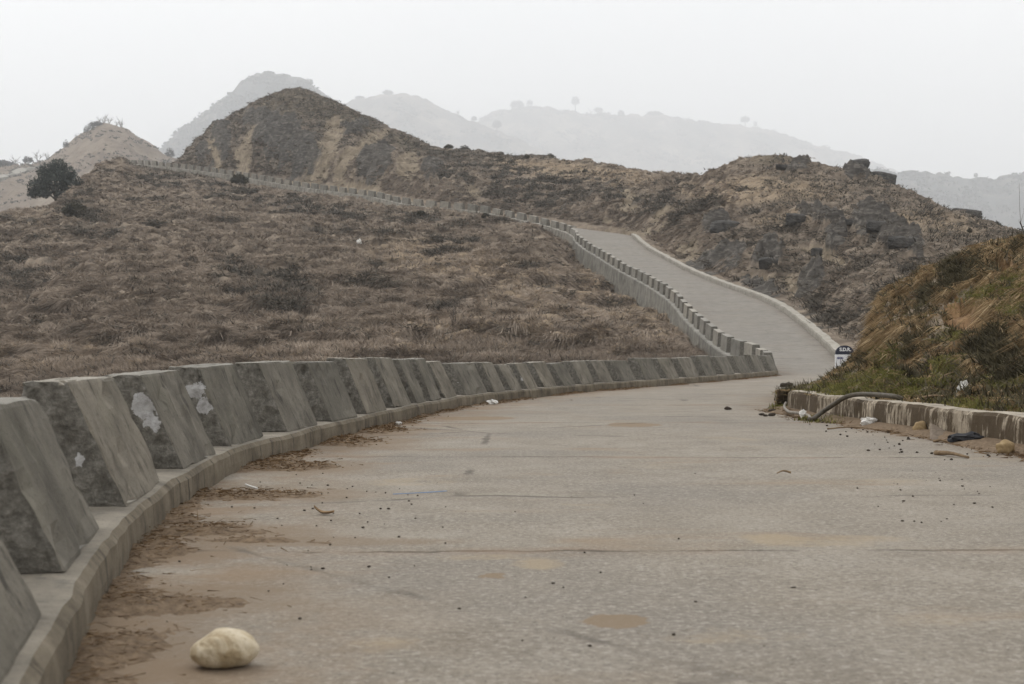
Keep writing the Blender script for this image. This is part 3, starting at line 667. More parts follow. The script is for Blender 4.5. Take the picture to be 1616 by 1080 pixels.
# ------------------------------------------------------------------ parapet blocks
def block_mesh(name, L, H=.55, bw=.47, tw=.235, seed=0, mats=None, cuts=6, rough=.012, paint=None):
    bm = bmesh.new(); bmesh.ops.create_cube(bm, size=1.0)
    for v in bm.verts:
        z = v.co.z + .5; y = v.co.y + .5       # y 0 outer .. 1 road side
        wdt = bw + (tw - bw) * z
        v.co = Vector((v.co.x * L, -bw + y * wdt + .035 * z * (1 - y) , z * H))
    bmesh.ops.bevel(bm, geom=list(bm.edges), offset=.02, segments=2, profile=.6, affect='EDGES')
    if cuts: bmesh.ops.subdivide_edges(bm, edges=[e for e in bm.edges if e.calc_length() > .09], cuts=cuts, use_grid_fill=True)
    co = np.array([v.co[:] for v in bm.verts]); bm.normal_update(); no = np.array([v.normal[:] for v in bm.verts])
    q = co * 7 + seed * 13.7
    d = fbm(q[:, 0] + q[:, 2] * .7, q[:, 1] + q[:, 2] * .9, seed, 3)
    endm = np.abs(no[:, 0]) ** 2
    d2 = fbm(q[:, 1] * 2.4 + q[:, 0], q[:, 2] * 2.4, seed + 5, 3, .6)
    for v, a, e, b2, n_ in zip(bm.verts, d, endm, d2, no):
        v.co += Vector(n_) * float(rough * .9 * a + e * rough * 2.4 * b2 - (.03 * max(0, b2 * a - .02) * 6 if cuts > 3 else 0))
    bm.normal_update()
    for f_ in bm.faces:
        f_.material_index = 1 if abs(f_.normal.x) > .72 else 0
    pv = None
    if paint is not None:
        pv = []
        for v in bm.verts:
            m_ = 0.0
            for (py_, pz_, pr_) in paint:
                m_ = max(m_, 1.25 - math.hypot(v.co.y - py_, (v.co.z - pz_)) / pr_)
            pv.append(m_ if v.co.x < 0 else -1)
    me = bpy.data.meshes.new(name); bm.to_mesh(me); bm.free()
    for m in mats: me.materials.append(m)
    if pv is not None:
        a = me.attributes.new('paint', 'FLOAT', 'POINT'); a.data.foreach_set('value', np.clip(np.array(pv, np.float32), -1, 1.2))
    return me

# local y runs 0 (road face foot) to -bw (outer); along-the-wall frame has +y on the left, so the mesh is mirrored once here
def mirror_y(me):
    n = len(me.vertices); c_ = np.zeros(n * 3, np.float32); me.vertices.foreach_get('co', c_); c_ = c_.reshape(-1, 3); c_[:, 1] *= -1
    me.vertices.foreach_set('co', c_.ravel()); me.flip_normals(); me.update(); return me
def place_block(ob, s, base=.15, extra=0.0):
    p, T = lcurve(s); yaw = math.atan2(T[1], T[0]); n = np.array([-T[1], T[0]])
    q = Vector((p[0] + n[0] * (LEDGE + extra), p[1] + n[1] * (LEDGE + extra), p[2] + base))
    ob.matrix_world = Matrix.Translation(q) @ Matrix.Rotation(yaw, 4, 'Z') @ Matrix.Rotation(-math.atan2(T[2], 1.0), 4, 'Y')

# near wall: (start, end) stations measured as depth of the foot of each road face
near_d = [(-5.2, -4.0), (-3.3, -2.1), (-1.5, -.3), (.4, 1.5), (2.2, 3.5), (4.1, 5.2), (5.85, 7.05), (7.72, 8.85), (9.45, 10.5), (11.2, 12.25), (12.75, 13.85), (14.3, 15.35), (15.9, 16.9)]
spans = [(s_of_y(a), s_of_y(b)) for a, b in near_d]
endpx = [647, 691, 718, 767, 794, 816, 847, 876, 905, 936, 967, 1002, 1040, 1069, 1103, 1129, 1158, 1185, 1207, 1226]
dense_s = np.arange(s_of_y(12), sEND, .05); dp = np.array([lcurve(s)[0] for s in dense_s]); dpx = CX + F * (dp[:, 0] - .1) / dp[:, 1]
dpx = np.maximum.accumulate(dpx)
prev = spans[-1][1]
for e in endpx:
    s = float(np.interp(e, dpx, dense_s))
    if s - prev < .9: s = prev + .9
    s = min(s, sEND - .05)
    spans.append((prev + max(.3, .34 * (s - prev)), s)); prev = s
tags_near = {
    4: 'nearest concrete parapet block, cut by the left edge of the photo',
    5: 'second parapet block from the left, cut by the left edge, plain grey slanted face',
    6: 'large parapet block with small white paint flecks on its dark rough end',
    7: 'parapet block with the largest white paint patch on its rough end',
    8: 'parapet block with a jagged white paint splash high on its rough dark end',
    9: 'plain parapet block next beyond the two with white paint splashes',
    10: 'second plain parapet block beyond the two with white paint splashes',
    11: 'third plain parapet block beyond the two with white paint splashes',
    12: 'fourth plain parapet block beyond the two with white paint splashes',
    13: 'fifth plain parapet block beyond the two with white paint splashes',
    16: 'mid-row parapet block with a single white splash on its end face',
    19: 'mid-row parapet block with two white specks on its end face'}
ordn = ['first', 'second', 'third', 'fourth', 'fifth', 'sixth', 'seventh', 'eighth', 'ninth', 'tenth', 'eleventh', 'twelfth', 'thirteenth', 'fourteenth', 'fifteenth', 'sixteenth', 'seventeenth', 'eighteenth', 'nineteenth', 'twentieth']
G1 = 'parapet blocks along the near bend'
pts_ = {6: [(-.12, .38, .04), (-.2, .2, .025)], 7: [(-.23, .36, .085), (-.17, .27, .065)], 8: [(-.25, .38, .09), (-.19, .28, .065)], 16: [(-.15, .2, .05)], 19: [(-.2, .36, .035), (-.12, .2, .05)]}
for n_, (a, b) in enumerate(spans):
    pt = pts_.get(n_)
    me = block_mesh('parapet_block', b - a, H=float(np.interp(lcurve(.5 * (a + b))[0][1], [3, 4.5, 6.5, 10, 17, 20, 23, 28, 35, 45], [.485, .49, .515, .545, .565, .49, .43, .435, .49, .50])) + .012 * math.sin(n_ * 2.3), seed=n_ + 1, mats=[M['block'], M['end_paint'] if pt else M['end']], cuts=7 if n_ < 16 else 4, paint=pt)
    mirror_y(me)
    o = bpy.data.objects.new('parapet_block', me); COL.objects.link(o); place_block(o, .5 * (a + b), extra=.01 * math.sin(n_ * 1.7))
    o.rotation_euler.z += .022 * math.sin(n_ * 3.1 + .4); o.rotation_euler.y += .012 * math.sin(n_ * 5.3); o.rotation_euler.x += .02 * math.sin(n_ * 4.1)
    k = len(spans) - 1 - n_
    lab = tags_near.get(n_)
    if n_ < 4: lab = 'parapet block of the near bend standing behind the viewpoint'
    if lab is None:
        lab = ('last parapet block of the near bend, at the rounded kerb end' if k == 0 else
               f'small slanted parapet block, {ordn[k]} from the rounded far end of the kerb')
    tag(o, lab, 'parapet block', G1)

# uphill and ridge runs: copies of one block each
me_up = mirror_y(block_mesh('parapet_block', 1.55, H=.62, bw=.46, tw=.30, seed=50, mats=[M['block_far'], M['end']], cuts=2))
proto = None
s = sEND + 1.1; k = 0; runs = []
while s < sC1 - .5:
    runs.append((s, 'up')); s += 2.45
s = sC2 + 1.2
runs.append((sC1 + .9, 'corner'))
while s < sTOP - 1:
    runs.append((s, 'ridge')); s += 2.55
ups = [r for r in runs if r[1] == 'up']; rid = [r for r in runs if r[1] == 'ridge']
for idx, (s, kind) in enumerate(runs):
    if proto is None:
        o = bpy.data.objects.new('parapet_block', me_up); COL.objects.link(o); proto = o
    else:
        o = proto.copy(); COL.objects.link(o)
    place_block(o, s)
    o.rotation_euler.z += RNG.normal(0, .015); o.rotation_euler.y += RNG.normal(0, .008)
    o.scale = (RNG.uniform(.92, 1.06), 1, RNG.uniform(.93, 1.06) * (1.12 if kind == 'ridge' else 1))
    if kind == 'up':
        q = idx; e = len(ups) - 1 - q
        lab = 'grey parapet block in the toothed row down the side of the steep road'
        if q == 0: lab = 'lowest parapet block of the steep road, just behind the far end of the near wall'
        elif q == 1: lab = 'second lowest parapet block of the steep road, above the near wall end'
        elif q == 2: lab = 'third lowest parapet block of the steep road, above the near wall end'
        elif e == 0: lab = 'topmost parapet block of the steep road, just under the bend'
        elif e == 1: lab = 'second parapet block below the bend at the top of the steep road'
        tag(o, lab, 'parapet block', 'parapet blocks down the steep road')
    elif kind == 'corner':
        tag(o, 'tilted parapet block at the bend where the steep road turns left', 'parapet block', 'parapet blocks at the bend')
    else:
        q = idx - len(ups) - 1; e = len(rid) - 1 - q
        lab = 'pale parapet block in the row along the ridge road below the peak'
        if q == 0: lab = 'ridge parapet block next to the bend at the top of the steep road'
        elif q == 1: lab = 'second ridge parapet block left of the bend'
        elif e == 0: lab = 'leftmost parapet block of the ridge road, under the pointed hazy hill'
        elif e == 1: lab = 'second parapet block from the left end of the ridge road'
        elif e == 2: lab = 'third parapet block from the left end of the ridge road'
        tag(o, lab, 'parapet block', 'parapet blocks along the ridge road')
bpy.context.view_layer.update()
# a solid sloping kerb piece closing the bend
bend = sweep('bend_wall', sC1 + .1, sC2 + .2, .5, [(.10, .1), (.16, .5), (.22, .72), (.45, .72), (.5, .5), (.55, .1)], M['block_far'], 'L', .02, .02, 29)
tag(bend, 'short solid parapet wall curving round the bend at the top of the steep road', 'wall')
# ------------------------------------------------------------------ dirt and straw beside the near kerb
piles = [(gnd(a_, b_), c_, d_, e_) for a_, b_, c_, d_, e_ in PILES]
ns, ntt = 1100, 80
sv = np.linspace(s_of_y(1.5), s_of_y(45), ns); tv = np.concatenate([np.linspace(-.02, .5, 30), np.linspace(.52, 1.9, 50)])
Pd = []; 
for s in sv:
    p, T = lcurve(s); n = np.array([T[1], -T[0]])
    Pd.append(np.stack([p[0] + n[0] * tv, p[1] + n[1] * tv, np.zeros(ntt)], -1))
Pd = np.array(Pd); hx, hy = Pd[..., 0], Pd[..., 1]
h = np.zeros((ns, ntt)); nzz = fbm(hx * 2.2, hy * 2.2, 131, 4, .6); nf = fbm(hx * 8, hy * 11, 133, 4, .65)
for (c, rx, ry, hh) in piles:
    r = np.sqrt(((hx - c.x) / rx) ** 2 + ((hy - c.y) / ry) ** 2) + .75 * nzz + .30 * nf
    h = np.maximum(h, hh * (1 - sstep(.0, 1.0, r)) ** 1.5)
strip = .026 * (1 - sstep(.0, .22, tv[None, :] + .2 * nzz + .10 * nf)) * sstep(-.45, .2, fbm(hx * .8, hy * .8, 137, 3)); h = np.maximum(h, strip)
h = h * (1 + 1.0 * nf) - .0085 + .010 * nf + .009 * fbm(hx * 24, hy * 30, 139, 3)
Pd[..., 2] = h + .0 + .02 * fbm(hx * .4, hy * .4, 5, 3) + .006 * fbm(hx * 3, hy * 3, 8, 3)
Fd = grid_faces(ns, ntt); hf = h.ravel(); Fd = Fd[(hf[Fd] > -.0015).any(1)]
used, inv = np.unique(Fd, return_inverse=True)
dirt = mesh_arrays('dirt', Pd.reshape(-1, 3)[used], inv.reshape(-1, 4)[:, ::-1], M['dirt'], smooth=True)
tag(dirt, 'brown dirt swept into heaps along the foot of the left kerb', 'dirt', kind='stuff')
idx = RNG.choice(ns * ntt, 9000, p=(np.clip(h, 0, 1) ** .8).ravel() / (np.clip(h, 0, 1) ** .8).sum())
bs = Pd.reshape(-1, 3)[idx] + np.where(RNG.random((9000, 1)) < .35, .11, .02) * RNG.normal(0, 1, (9000, 3)) * np.array([1, 1, 0])
bs[:, 2] = np.maximum(bs[:, 2], .02 * fbm(bs[:, 0] * .4, bs[:, 1] * .4, 5, 3))
flat = RNG.normal(0, 1, (9000, 3)) * np.array([1, 1, .12]); flat /= np.linalg.norm(flat, axis=1, keepdims=True)
blades('straw_litter', bs + np.array([0, 0, .006]), flat, RNG.uniform(.012, .075, 9000), np.clip(.0014 * bs[:, 1] * .5, .003, .01), np.zeros((9000, 3)), RNG.beta(2, 2.5, 9000), M['straw'], 1, .0, .0, 'dry straw and grass bits lying in the swept dirt', 'straw', .1)

# ------------------------------------------------------------------ grassy bank on the right
bpx = np.concatenate([np.arange(1226, 1640, 1.6), np.arange(1640, 2700, 22)]); bt = np.linspace(0, 1, 230)
FR = tab([(1226, 19.6, 640), (1250, 18.95, 624), (1278, 17.2, 627), (1350, 16.1, 631), (1439, 14.3, 637), (1550, 12.5, 648), (1616, 11.6, 657), (1700, 10.3, 670), (2000, 7.2, 740), (2700, 4.5, 820)])
SKY = tab([(1226, 20.2, 634), (1250, 20.3, 628), (1285, 21.5, 614), (1297, 22.0, 603), (1312, 22.3, 588), (1340, 23, 577), (1368, 23.6, 550), (1385, 24, 513), (1400, 24.2, 473), (1420, 24.2, 452), (1445, 24.2, 433), (1470, 24, 418), (1500, 23.8, 404), (1530, 23.4, 396), (1560, 23, 386), (1590, 22.6, 379), (1616, 22.2, 374), (1700, 21, 352), (2000, 19, 300), (2700, 17, 260)])
B = np.zeros((len(bt), len(bpx), 3)); 
for jx, p in enumerate(bpx):
    d0, z0 = np.interp(p, FR[0], FR[1]), np.interp(p, FR[0], FR[2]); d1, z1 = np.interp(p, SKY[0], SKY[1]), np.interp(p, SKY[0], SKY[2])
    d0 += .26; z0 = .25; z1 -= .07 + .06 * float(sstep(1400, 1500, p)); dd = d1 - d0
    xk = np.array([d0, d0 + .12 * dd, d0 + .38 * dd, d0 + .68 * dd, d1, d1 + .35 * dd + 1.0, d1 + 12]); rz_ = z1 - z0
    yk = np.array([z0, z0 + .03 * rz_, z0 + .27 * rz_, z0 + .66 * rz_, z1, z0 + .55 * rz_, -.35 if p < 1500 else .6])
    dv = d0 + (d1 + 12 - d0) * bt ** 1.25
    B[:, jx, 1] = dv; B[:, jx, 0] = (p - CX) / F * dv; B[:, jx, 2] = pchip(xk, yk, dv)
bx, by, bz = B[..., 0], B[..., 1], B[..., 2]; bpX = bpx[None, :] * np.ones_like(bx)
front = sstep(0, .10, bt)[:, None]; skyk = sstep(1290, 1400, bpX)
bl = fbm(bx * .9, by * .8, 141, 4, .55); brd = fbm(bx * 1.7 + .4 * bl, by * 1.2, 143, 3, .5, True)
bz += front * (.06 + .15 * skyk) * bl + front * (.04 + .13 * skyk) * brd + front * .05 * fbm(bx * 3.2, by * 2.4, 149, 3)
bPY = HY - (bz - CAMZ) / by * F
bwx = 10 * fbm(bx * 1.6, by * 1.6, 145, 3); 
def bblob(lst):
    m = np.zeros_like(bx)
    for (cx, cy, rx, ry, ang) in lst:
        a = math.radians(ang); u = bpX + bwx - cx; v = bPY + bwx * .8 - cy
        m = np.maximum(m, 1 - sstep(.65, 1.25, np.hypot((u * math.cos(a) + v * math.sin(a)) / rx, (-u * math.sin(a) + v * math.cos(a)) / ry)))
    return m
bearth = bblob([(1525, 495, 40, 24, 0), (1430, 575, 18, 12, 0), (1588, 415, 26, 10, -10), (1508, 552, 28, 9, 0), (1455, 590, 20, 7, 0), (1600, 520, 20, 10, 0), (1405, 520, 14, 9, 0)])
bdark = bblob([(1520, 425, 36, 20, -15), (1440, 548, 16, 12, -20), (1575, 545, 44, 26, 0), (1612, 400, 10, 10, 0), (1545, 520, 10, 18, 0), (1470, 465, 26, 10, -40), (1440, 590, 24, 7, -10), (1600, 590, 30, 8, -15), (1365, 570, 12, 6, 0)])
bgreen = bblob([(1470, 598, 60, 16, -8), (1560, 462, 66, 12, -14), (1600, 480, 30, 22, -20), (1400, 560, 30, 20, 0), (1500, 535, 30, 8, -8), (1540, 640, 60, 8, 5), (1590, 605, 40, 12, 0), (1310, 612, 50, 8, 0), (1605, 450, 30, 20, 0), (1380, 600, 60, 16, 0), (1380, 620, 100, 8, 0)])
bdry = (1 - np.maximum(bdark, .8 * bgreen)) * (1 - bearth)
bz -= (bearth * .16 + bdark * .12 * (1 + bl))
bz += .10 * bblob([(1440, 420, 60, 10, -25), (1410, 600, 44, 8, -25), (1440, 520, 60, 10, -20), (1390, 490, 14, 30, 15), (1500, 578, 40, 8, -10)])
bank = mesh_arrays('grassy_bank', B.reshape(-1, 3), grid_faces(len(bt), len(bpx)), M['bank'],
                   {'rock': bx * 0, 'earth': bearth * .0 + bx * 0, 'dark': np.maximum(bdark, .0) * .9, 'green': bgreen * .9, 'pale': bdry * .3}, True)
tag(bank, 'steep earth bank overgrown with dry and green grass at the right roadside', 'bank', kind='structure')
te = NT('red_brown_earth'); fe = te.noise(7, 6, .7); te.bump(fe, .9, .05)
# reddish bare soil as its own slot
bank.data.materials.append(te.out(te.ramp(fe, [(.3, (.09, .052, .025)), (.5, (.19, .112, .054)), (.72, (.30, .195, .10))])))
Fb = grid_faces(len(bt), len(bpx)); em = (bearth.ravel()[Fb].mean(1) > .38).astype(np.int32); bank.data.polygons.foreach_set('material_index', em)

bv = np.zeros_like(bx); bv[:-1] = np.clip(bPY[:-1] - bPY[1:], .02, 5)
bk = np.where(bpX < 1690, 1.0, np.where(bpX < 2350, .35, 0)) * (bt[:, None] < .93)
cellw = np.gradient(bpx)[None, :] / 1.6
def bscatter(n, w):
    w = ((bv + .15) * bk * w * cellw).ravel(); w /= w.sum(); k = RNG.choice(len(w), n, p=w); i, j = np.divmod(k, len(bpx))
    j = np.clip(j, 1, len(bpx) - 2); i = np.clip(i, 1, len(bt) - 2); a = RNG.random((n, 1)); c_ = RNG.random((n, 1))
    pt = B[i, j] * (1 - a) * (1 - c_) + B[i + 1, j] * a * (1 - c_) + B[i, j + 1] * (1 - a) * c_ + B[i + 1, j + 1] * a * c_
    nn = np.cross(B[i, j + 1] - B[i, j - 1], B[i + 1, j] - B[i - 1, j]); nn /= np.linalg.norm(nn, axis=1, keepdims=True)
    nn[nn[:, 2] < 0] *= -1
    dn = np.stack([nn[:, 0], nn[:, 1], -np.hypot(nn[:, 0], nn[:, 1])], -1)
    return pt, nn, dn, i, j
p_, nn, dn, i, j = bscatter(34000, bdry * (.06 + .94 * sstep(-.3, .25, bl + .5 * fbm(bx * 2.6, by * 2.0, 157, 2))) + .01)
hang = sstep(300, 60, bPY[i, j] - 330)
tone = np.clip(.48 + .3 * bl[i, j] + .5 * fbm(p_[:, 0] * 4, p_[:, 1] * 4, 151, 3) + RNG.normal(0, .12, len(p_)), .03, 1)
blades('dry_grass', p_, nn * .7 + np.array([0, 0, .15]), RNG.uniform(.04, .13, len(p_)) * (.4 + .75 * sstep(625, 540, bPY[i, j])) * (1 - .5 * sstep(1385, 1330, bpX[i, j])), np.full(len(p_), .0095), dn * 1.1 + np.array([-.12, -.08, -.1]) + RNG.normal(0, .42, (len(p_), 3)) * np.array([1, .6, .5]), tone, M['bankdry'], 8, .03, .75, 'long dry straw grass hanging over the bank', 'grass', .85, 2)
p_, nn, dn, i, j = bscatter(32000, bgreen * (.35 + 1.1 * sstep(-.3, .3, fbm(bx * 2.2, by * 1.8, 159, 3))) * (1 - .9 * bearth) + .10 * bdry)
blades('green_grass', p_, nn * .5 + np.array([0, 0, .7]), RNG.uniform(.018, .055, len(p_)), np.full(len(p_), .008), dn * .3, np.clip(.5 + .5 * fbm(p_[:, 0] * 2.5, p_[:, 1] * 2.5, 153, 3), 0, 1), M['bankgreen'], 6, .04, .3, 'short mossy green grass on the bank', 'grass', .8)
p_, nn, dn, i, j = bscatter(10000, (bdark * 1.2 + .05 * bdry) * (1 - .9 * bearth))
blades('undergrowth', p_, nn * .4 + np.array([0, 0, .8]), RNG.uniform(.07, .2, len(p_)), np.full(len(p_), .02), dn * .2, np.clip(.45 + .4 * fbm(p_[:, 0] * 3, p_[:, 1] * 3, 155, 2), 0, 1), M['bankdark'], 8, .05, .1, 'dark leafy weeds in hollows of the bank', 'undergrowth', 1.3)
p_, nn, dn, i, j = bscatter(3200, .2 + bdry)
blades('dead_stalks', p_, np.array([[0, 0, .6]]) + RNG.normal(0, .9, (len(p_), 3)) * np.array([1, .7, .45]), RNG.uniform(.08, .26, len(p_)) * (.35 + .65 * sstep(625, 540, bPY[i, j])), np.full(len(p_), .006), np.zeros((len(p_), 3)), RNG.uniform(.3, 1, len(p_)), M['bankdry'], 1, 0, .2, 'loose dead stalks tangled over the bank', 'dead stalks', .3)
def bank_point(px, py):
    q = np.hypot(bpX - px, (bPY - py)); q[bt > .8] += 50; i, j = np.unravel_index(np.argmin(q), q.shape); return Vector(B[i, j])
# weeds at the foot of the low wall
wv = np.array([[*gnd(RNG.normal(1335, 30), RNG.normal(664, 2.0))] for _ in range(260)]); wv2 = np.array([[*gnd(RNG.normal(1236, 9), RNG.normal(645, 2.5))] for _ in range(160)])
wv = np.vstack([wv, wv2])
blades('weeds', wv, np.tile([0, 0, 1.0], (len(wv), 1)), RNG.uniform(.03, .10, len(wv)), np.full(len(wv), .012), np.zeros((len(wv), 3)), RNG.uniform(.2, .8, len(wv)), M['bankgreen'], 7, .04, .2, 'small green weeds at the foot of the low wall', 'weeds', .9)
# soil and straw strewn along the wall foot
n = 2600; sr = RNG.uniform(s_of_yR(6), s_of_yR(19.3), n); off_ = np.abs(RNG.normal(0, .16, n)) + .01
pr = np.stack([np.interp(sr, SR, RP[:, k]) for k in range(3)], -1); pr[:, 0] -= off_; pr[:, 2] = .02 * fbm(pr[:, 0] * .4, pr[:, 1] * .4, 5, 3) + .008
fl = RNG.normal(0, 1, (n, 3)) * np.array([1, 1, .15]); fl /= np.linalg.norm(fl, axis=1, keepdims=True)
blades('straw_litter', pr, fl, RNG.uniform(.03, .12, n), np.full(n, .008), np.zeros((n, 3)), RNG.beta(1.6, 2.6, n), M['straw'], 2, .02, 0, 'straw and soil crumbs along the foot of the low wall', 'straw', .1)
# soil wedge along the foot of the low wall
ns2, nt2 = 260, 14; sv2 = np.linspace(s_of_yR(3), s_of_yR(19.2), ns2); tv2 = np.linspace(-.06, .5, nt2)
cr = np.stack([np.interp(sv2, SR, RP[:, k]) for k in range(3)], -1); T2 = np.gradient(cr, axis=0); T2 /= np.linalg.norm(T2, axis=1, keepdims=True)
Pw = cr[:, None, :] + np.stack([-T2[:, 1], T2[:, 0], 0 * T2[:, 0]], -1)[:, None, :] * tv2[None, :, None]
nw = fbm(Pw[..., 0] * 3, Pw[..., 1] * 1.4, 161, 4, .6)
hwd = .06 * (1 - sstep(.02, .36, tv2[None, :] + .22 * nw)) * (1 + .4 * nw) - .005
Pw[..., 2] = hwd + .02 * fbm(Pw[..., 0] * .4, Pw[..., 1] * .4, 5, 3)
Fw = grid_faces(ns2, nt2); Fw = Fw[(hwd.ravel()[Fw] > -.001).any(1)]; used, inv = np.unique(Fw, return_inverse=True)
dw = mesh_arrays('soil', Pw.reshape(-1, 3)[used], inv.reshape(-1, 4), M['dirt'], smooth=True)
tag(dw, 'brown soil washed against the foot of the low wall', 'soil', kind='stuff')

# ------------------------------------------------------------------ milestone
ms = empty('milestone', Vector((11.27, 48.2, .0)), math.radians(-4))
tag(ms, 'white roadside milestone with a dark rounded cap, half hidden by the grassy bank', 'milestone')
def arch_profile(w, h0, h1, n=14):
    pts = [(-w / 2, h0), (w / 2, h0)]
    return pts + [(w / 2 * math.cos(math.pi * k / n), h1 + (w / 2) * .86 * math.sin(math.pi * k / n)) for k in range(n + 1)]
def prism(name, prof, y0, y1, mat, parent, bev=.012):
    bm = bmesh.new(); a = [bm.verts.new((x, y0, z)) for x, z in prof]; b_ = [bm.verts.new((x, y1, z)) for x, z in prof]
    n = len(prof); bm.faces.new(a); bm.faces.new(b_[::-1])
    for k in range(n): bm.faces.new((a[k], b_[k], b_[(k + 1) % n], a[(k + 1) % n]))
    bmesh.ops.remove_doubles(bm, verts=bm.verts, dist=1e-5); bmesh.ops.recalc_face_normals(bm, faces=bm.faces)
    if bev: bmesh.ops.bevel(bm, geom=[e for e in bm.edges if e.calc_face_angle(0) > .6], offset=bev, segments=2, affect='EDGES')
    return bm_obj(name, bm, mat, parent)
MW_ = .62
body = prism('body', [(-MW_ / 2, 0), (MW_ / 2, 0), (MW_ / 2, .655), (-MW_ / 2, .655)], -.1, .1, M['white'], ms)
cap = prism('cap', arch_profile(MW_ - .01, .656, .70), -.098, .098, M['navy'], ms)
def text(name, s, size, loc, mat, parent, extrude=.004):
    cu = bpy.data.curves.new(name, 'FONT'); cu.body = s; cu.size = size; cu.extrude = extrude; cu.align_x = 'CENTER'; cu.offset = .006
    tmp = bpy.data.objects.new(name + '_tmp', cu); COL.objects.link(tmp); bpy.context.view_layer.update()
    me = bpy.data.meshes.new_from_object(tmp.evaluated_get(bpy.context.evaluated_depsgraph_get())); me.name = name
    bpy.data.objects.remove(tmp); o = bpy.data.objects.new(name, me); COL.objects.link(o); me.materials.clear(); me.materials.append(mat)
    o.rotation_euler = (math.pi / 2, 0, 0); o.location = loc; o.parent = parent; return o
text('lettering', 'S.D.R.', .155, (.01, -.103, .775), M['letters'], ms)
# second line: only its first dark blue strokes show above the grass, too small to read
bm = bmesh.new()
xx = -.27
for k, w_ in enumerate((.03, .045, .03, .04, .025)):
    g_ = bmesh.ops.create_cube(bm, size=1.0)
    for v in g_['verts']: v.co = Vector((xx + w_ / 2 + v.co.x * w_, -.103 + v.co.y * .006, .535 + v.co.z * (.075 if k % 2 else .065)))
    xx += w_ + .011
bm_obj('lettering', bm, M['blueink'], ms)

# ------------------------------------------------------------------ small things on the road
def rock_mesh(name, rx, ry, rz, seed, mat, sub=4, amp=.16, squash=.0, flatb=.75):
    bm = bmesh.new(); bmesh.ops.create_icosphere(bm, subdivisions=sub, radius=1)
    for v in bm.verts:
        c_ = v.co.copy(); n1_ = float(pnoise(c_.x * 1.3 + seed * 3.1 + c_.z, c_.y * 1.3 + c_.z * 1.1, seed)); n2_ = float(fbm(c_.x * 3 + seed + c_.z * 2, c_.y * 3 - c_.z * 2, seed + 3, 3))
        r = 1 + amp * n1_ + amp * .35 * n2_
        v.co = Vector((c_.x * rx * r, c_.y * ry * r, c_.z * rz * r))
        if v.co.z < -rz * flatb: v.co.z = -rz * flatb + (v.co.z + rz * flatb) * .15
    zmin = min(v.co.z for v in bm.verts)
    for v in bm.verts: v.co.z -= zmin
    return bm_obj(name, bm, mat, smooth=True)
st = rock_mesh('stone', .086, .062, .052, 4, M['stone'], 5, .07, flatb=.78)
for v in st.data.vertices:     # a flat right flank and sloping left shoulder
    if v.co.x < -.02: v.co.z *= 1 + (v.co.x + .02) * 3.6
p = gnd(347, 1061); st.location = (p.x, p.y + .055, .003); st.rotation_euler.z = .15
tag(st, 'smooth cream stone lying alone on the road near the left kerb', 'stone')

def curve_tube(name, pts, r, mat, label, cat, taper=False, n=8):
    P_ = catmull(pts, 8); rr = [r * (1 - .6 * i / len(P_)) if taper else r for i in range(len(P_))]
    T = TubeSet(); T.add([tuple(q) for q in P_], rr, n); o = T.build(name, mat); return tag(o, label, cat)
hp = [gnd(1277, 662, .03), gnd(1284, 660.5, .035), at(1300, 649, 16.15), at(1318, 637, 15.85), at(1332, 628, 15.7), at(1348, 623.5, 15.65), at(1368, 622.5, 15.45), at(1395, 624, 15.1), at(1412, 626, 14.9), at(1424, 630, 14.9)]
curve_tube('hose', [tuple(v) for v in hp], .026, M['hose'], 'dark rubber hose bent over the end of the low wall', 'hose')
pp = [at(1240, 636, 18.6), at(1238, 643, 18.3), gnd(1245, 650, .05), gnd(1258, 652, .05), gnd(1270, 654, .045), gnd(1277, 657, .04), gnd(1278.5, 661, .03)]
curve_tube('pipe', [tuple(v) for v in pp], .018, M['pipe'], 'thin pale pipe lying at the end of the low wall, beside the hose', 'pipe')
def stick(px0, py0, px1, py1, r, label, mat='stick', z=.012, bank=False):
    a = bank_point(px0, py0) if bank else gnd(px0, py0, z); b_ = bank_point(px1, py1) if bank else gnd(px1, py1, z)
    if bank: a.z += .03; b_.z += .07
    m_ = (a + b_) / 2 + Vector((0, .02, .012)); return curve_tube('stick', [tuple(a), tuple(m_), tuple(b_)], r, M[mat], label, 'stick', True, 6)
stick(1477, 715, 1528, 722, .022, 'thick brown stick on the road in front of the black lump')
stick(1473, 697, 1496, 697.5, .014, 'short dark stick left of the black lump by the low wall')
stick(1306, 677, 1372, 676, .009, 'long thin twig parallel to the low wall, left of the white rag')
stick(1476, 565, 1487, 540, .012, 'pale twig sticking up from the middle of the bank', bank=True)
stick(1424, 583, 1440, 592, .013, 'bleached twig low on the bank under the dark hollow', bank=True)
stick(1482, 604, 1505, 598, .011, 'pale twig lying across green grass above the low wall', bank=True)
stick(1455, 633, 1490, 636, .018, 'grey branch lying on top of the low wall', bank=True)
stick(1600, 580, 1622, 566, .012, 'pale twig at the right edge of the bank', bank=True)
stick(1248, 746, 1226, 747, .008, 'hairline twig on the open concrete of the road')
def crumple(name, loc, sx, sy, sz, seed, mat, label, cat, rz=0):
    bm = bmesh.new(); bmesh.ops.create_icosphere(bm, subdivisions=3, radius=1)
    for v in bm.verts:
        c_ = v.co; r = 1 + .6 * float(pnoise(c_.x * 2.1 + seed + c_.z, c_.y * 2.1 - c_.z, seed)) + .35 * float(pnoise(c_.x * 5 + c_.z * 3, c_.y * 5 + seed, seed + 2))
        v.co = Vector((c_.x * sx * r, c_.y * sy * r, max(-.6, c_.z) * sz * r))
    zm = min(v.co.z for v in bm.verts)
    for v in bm.verts: v.co.z -= zm
    o = bm_obj(name, bm, mat); o.location = loc; o.rotation_euler.z = rz; return tag(o, label, cat)
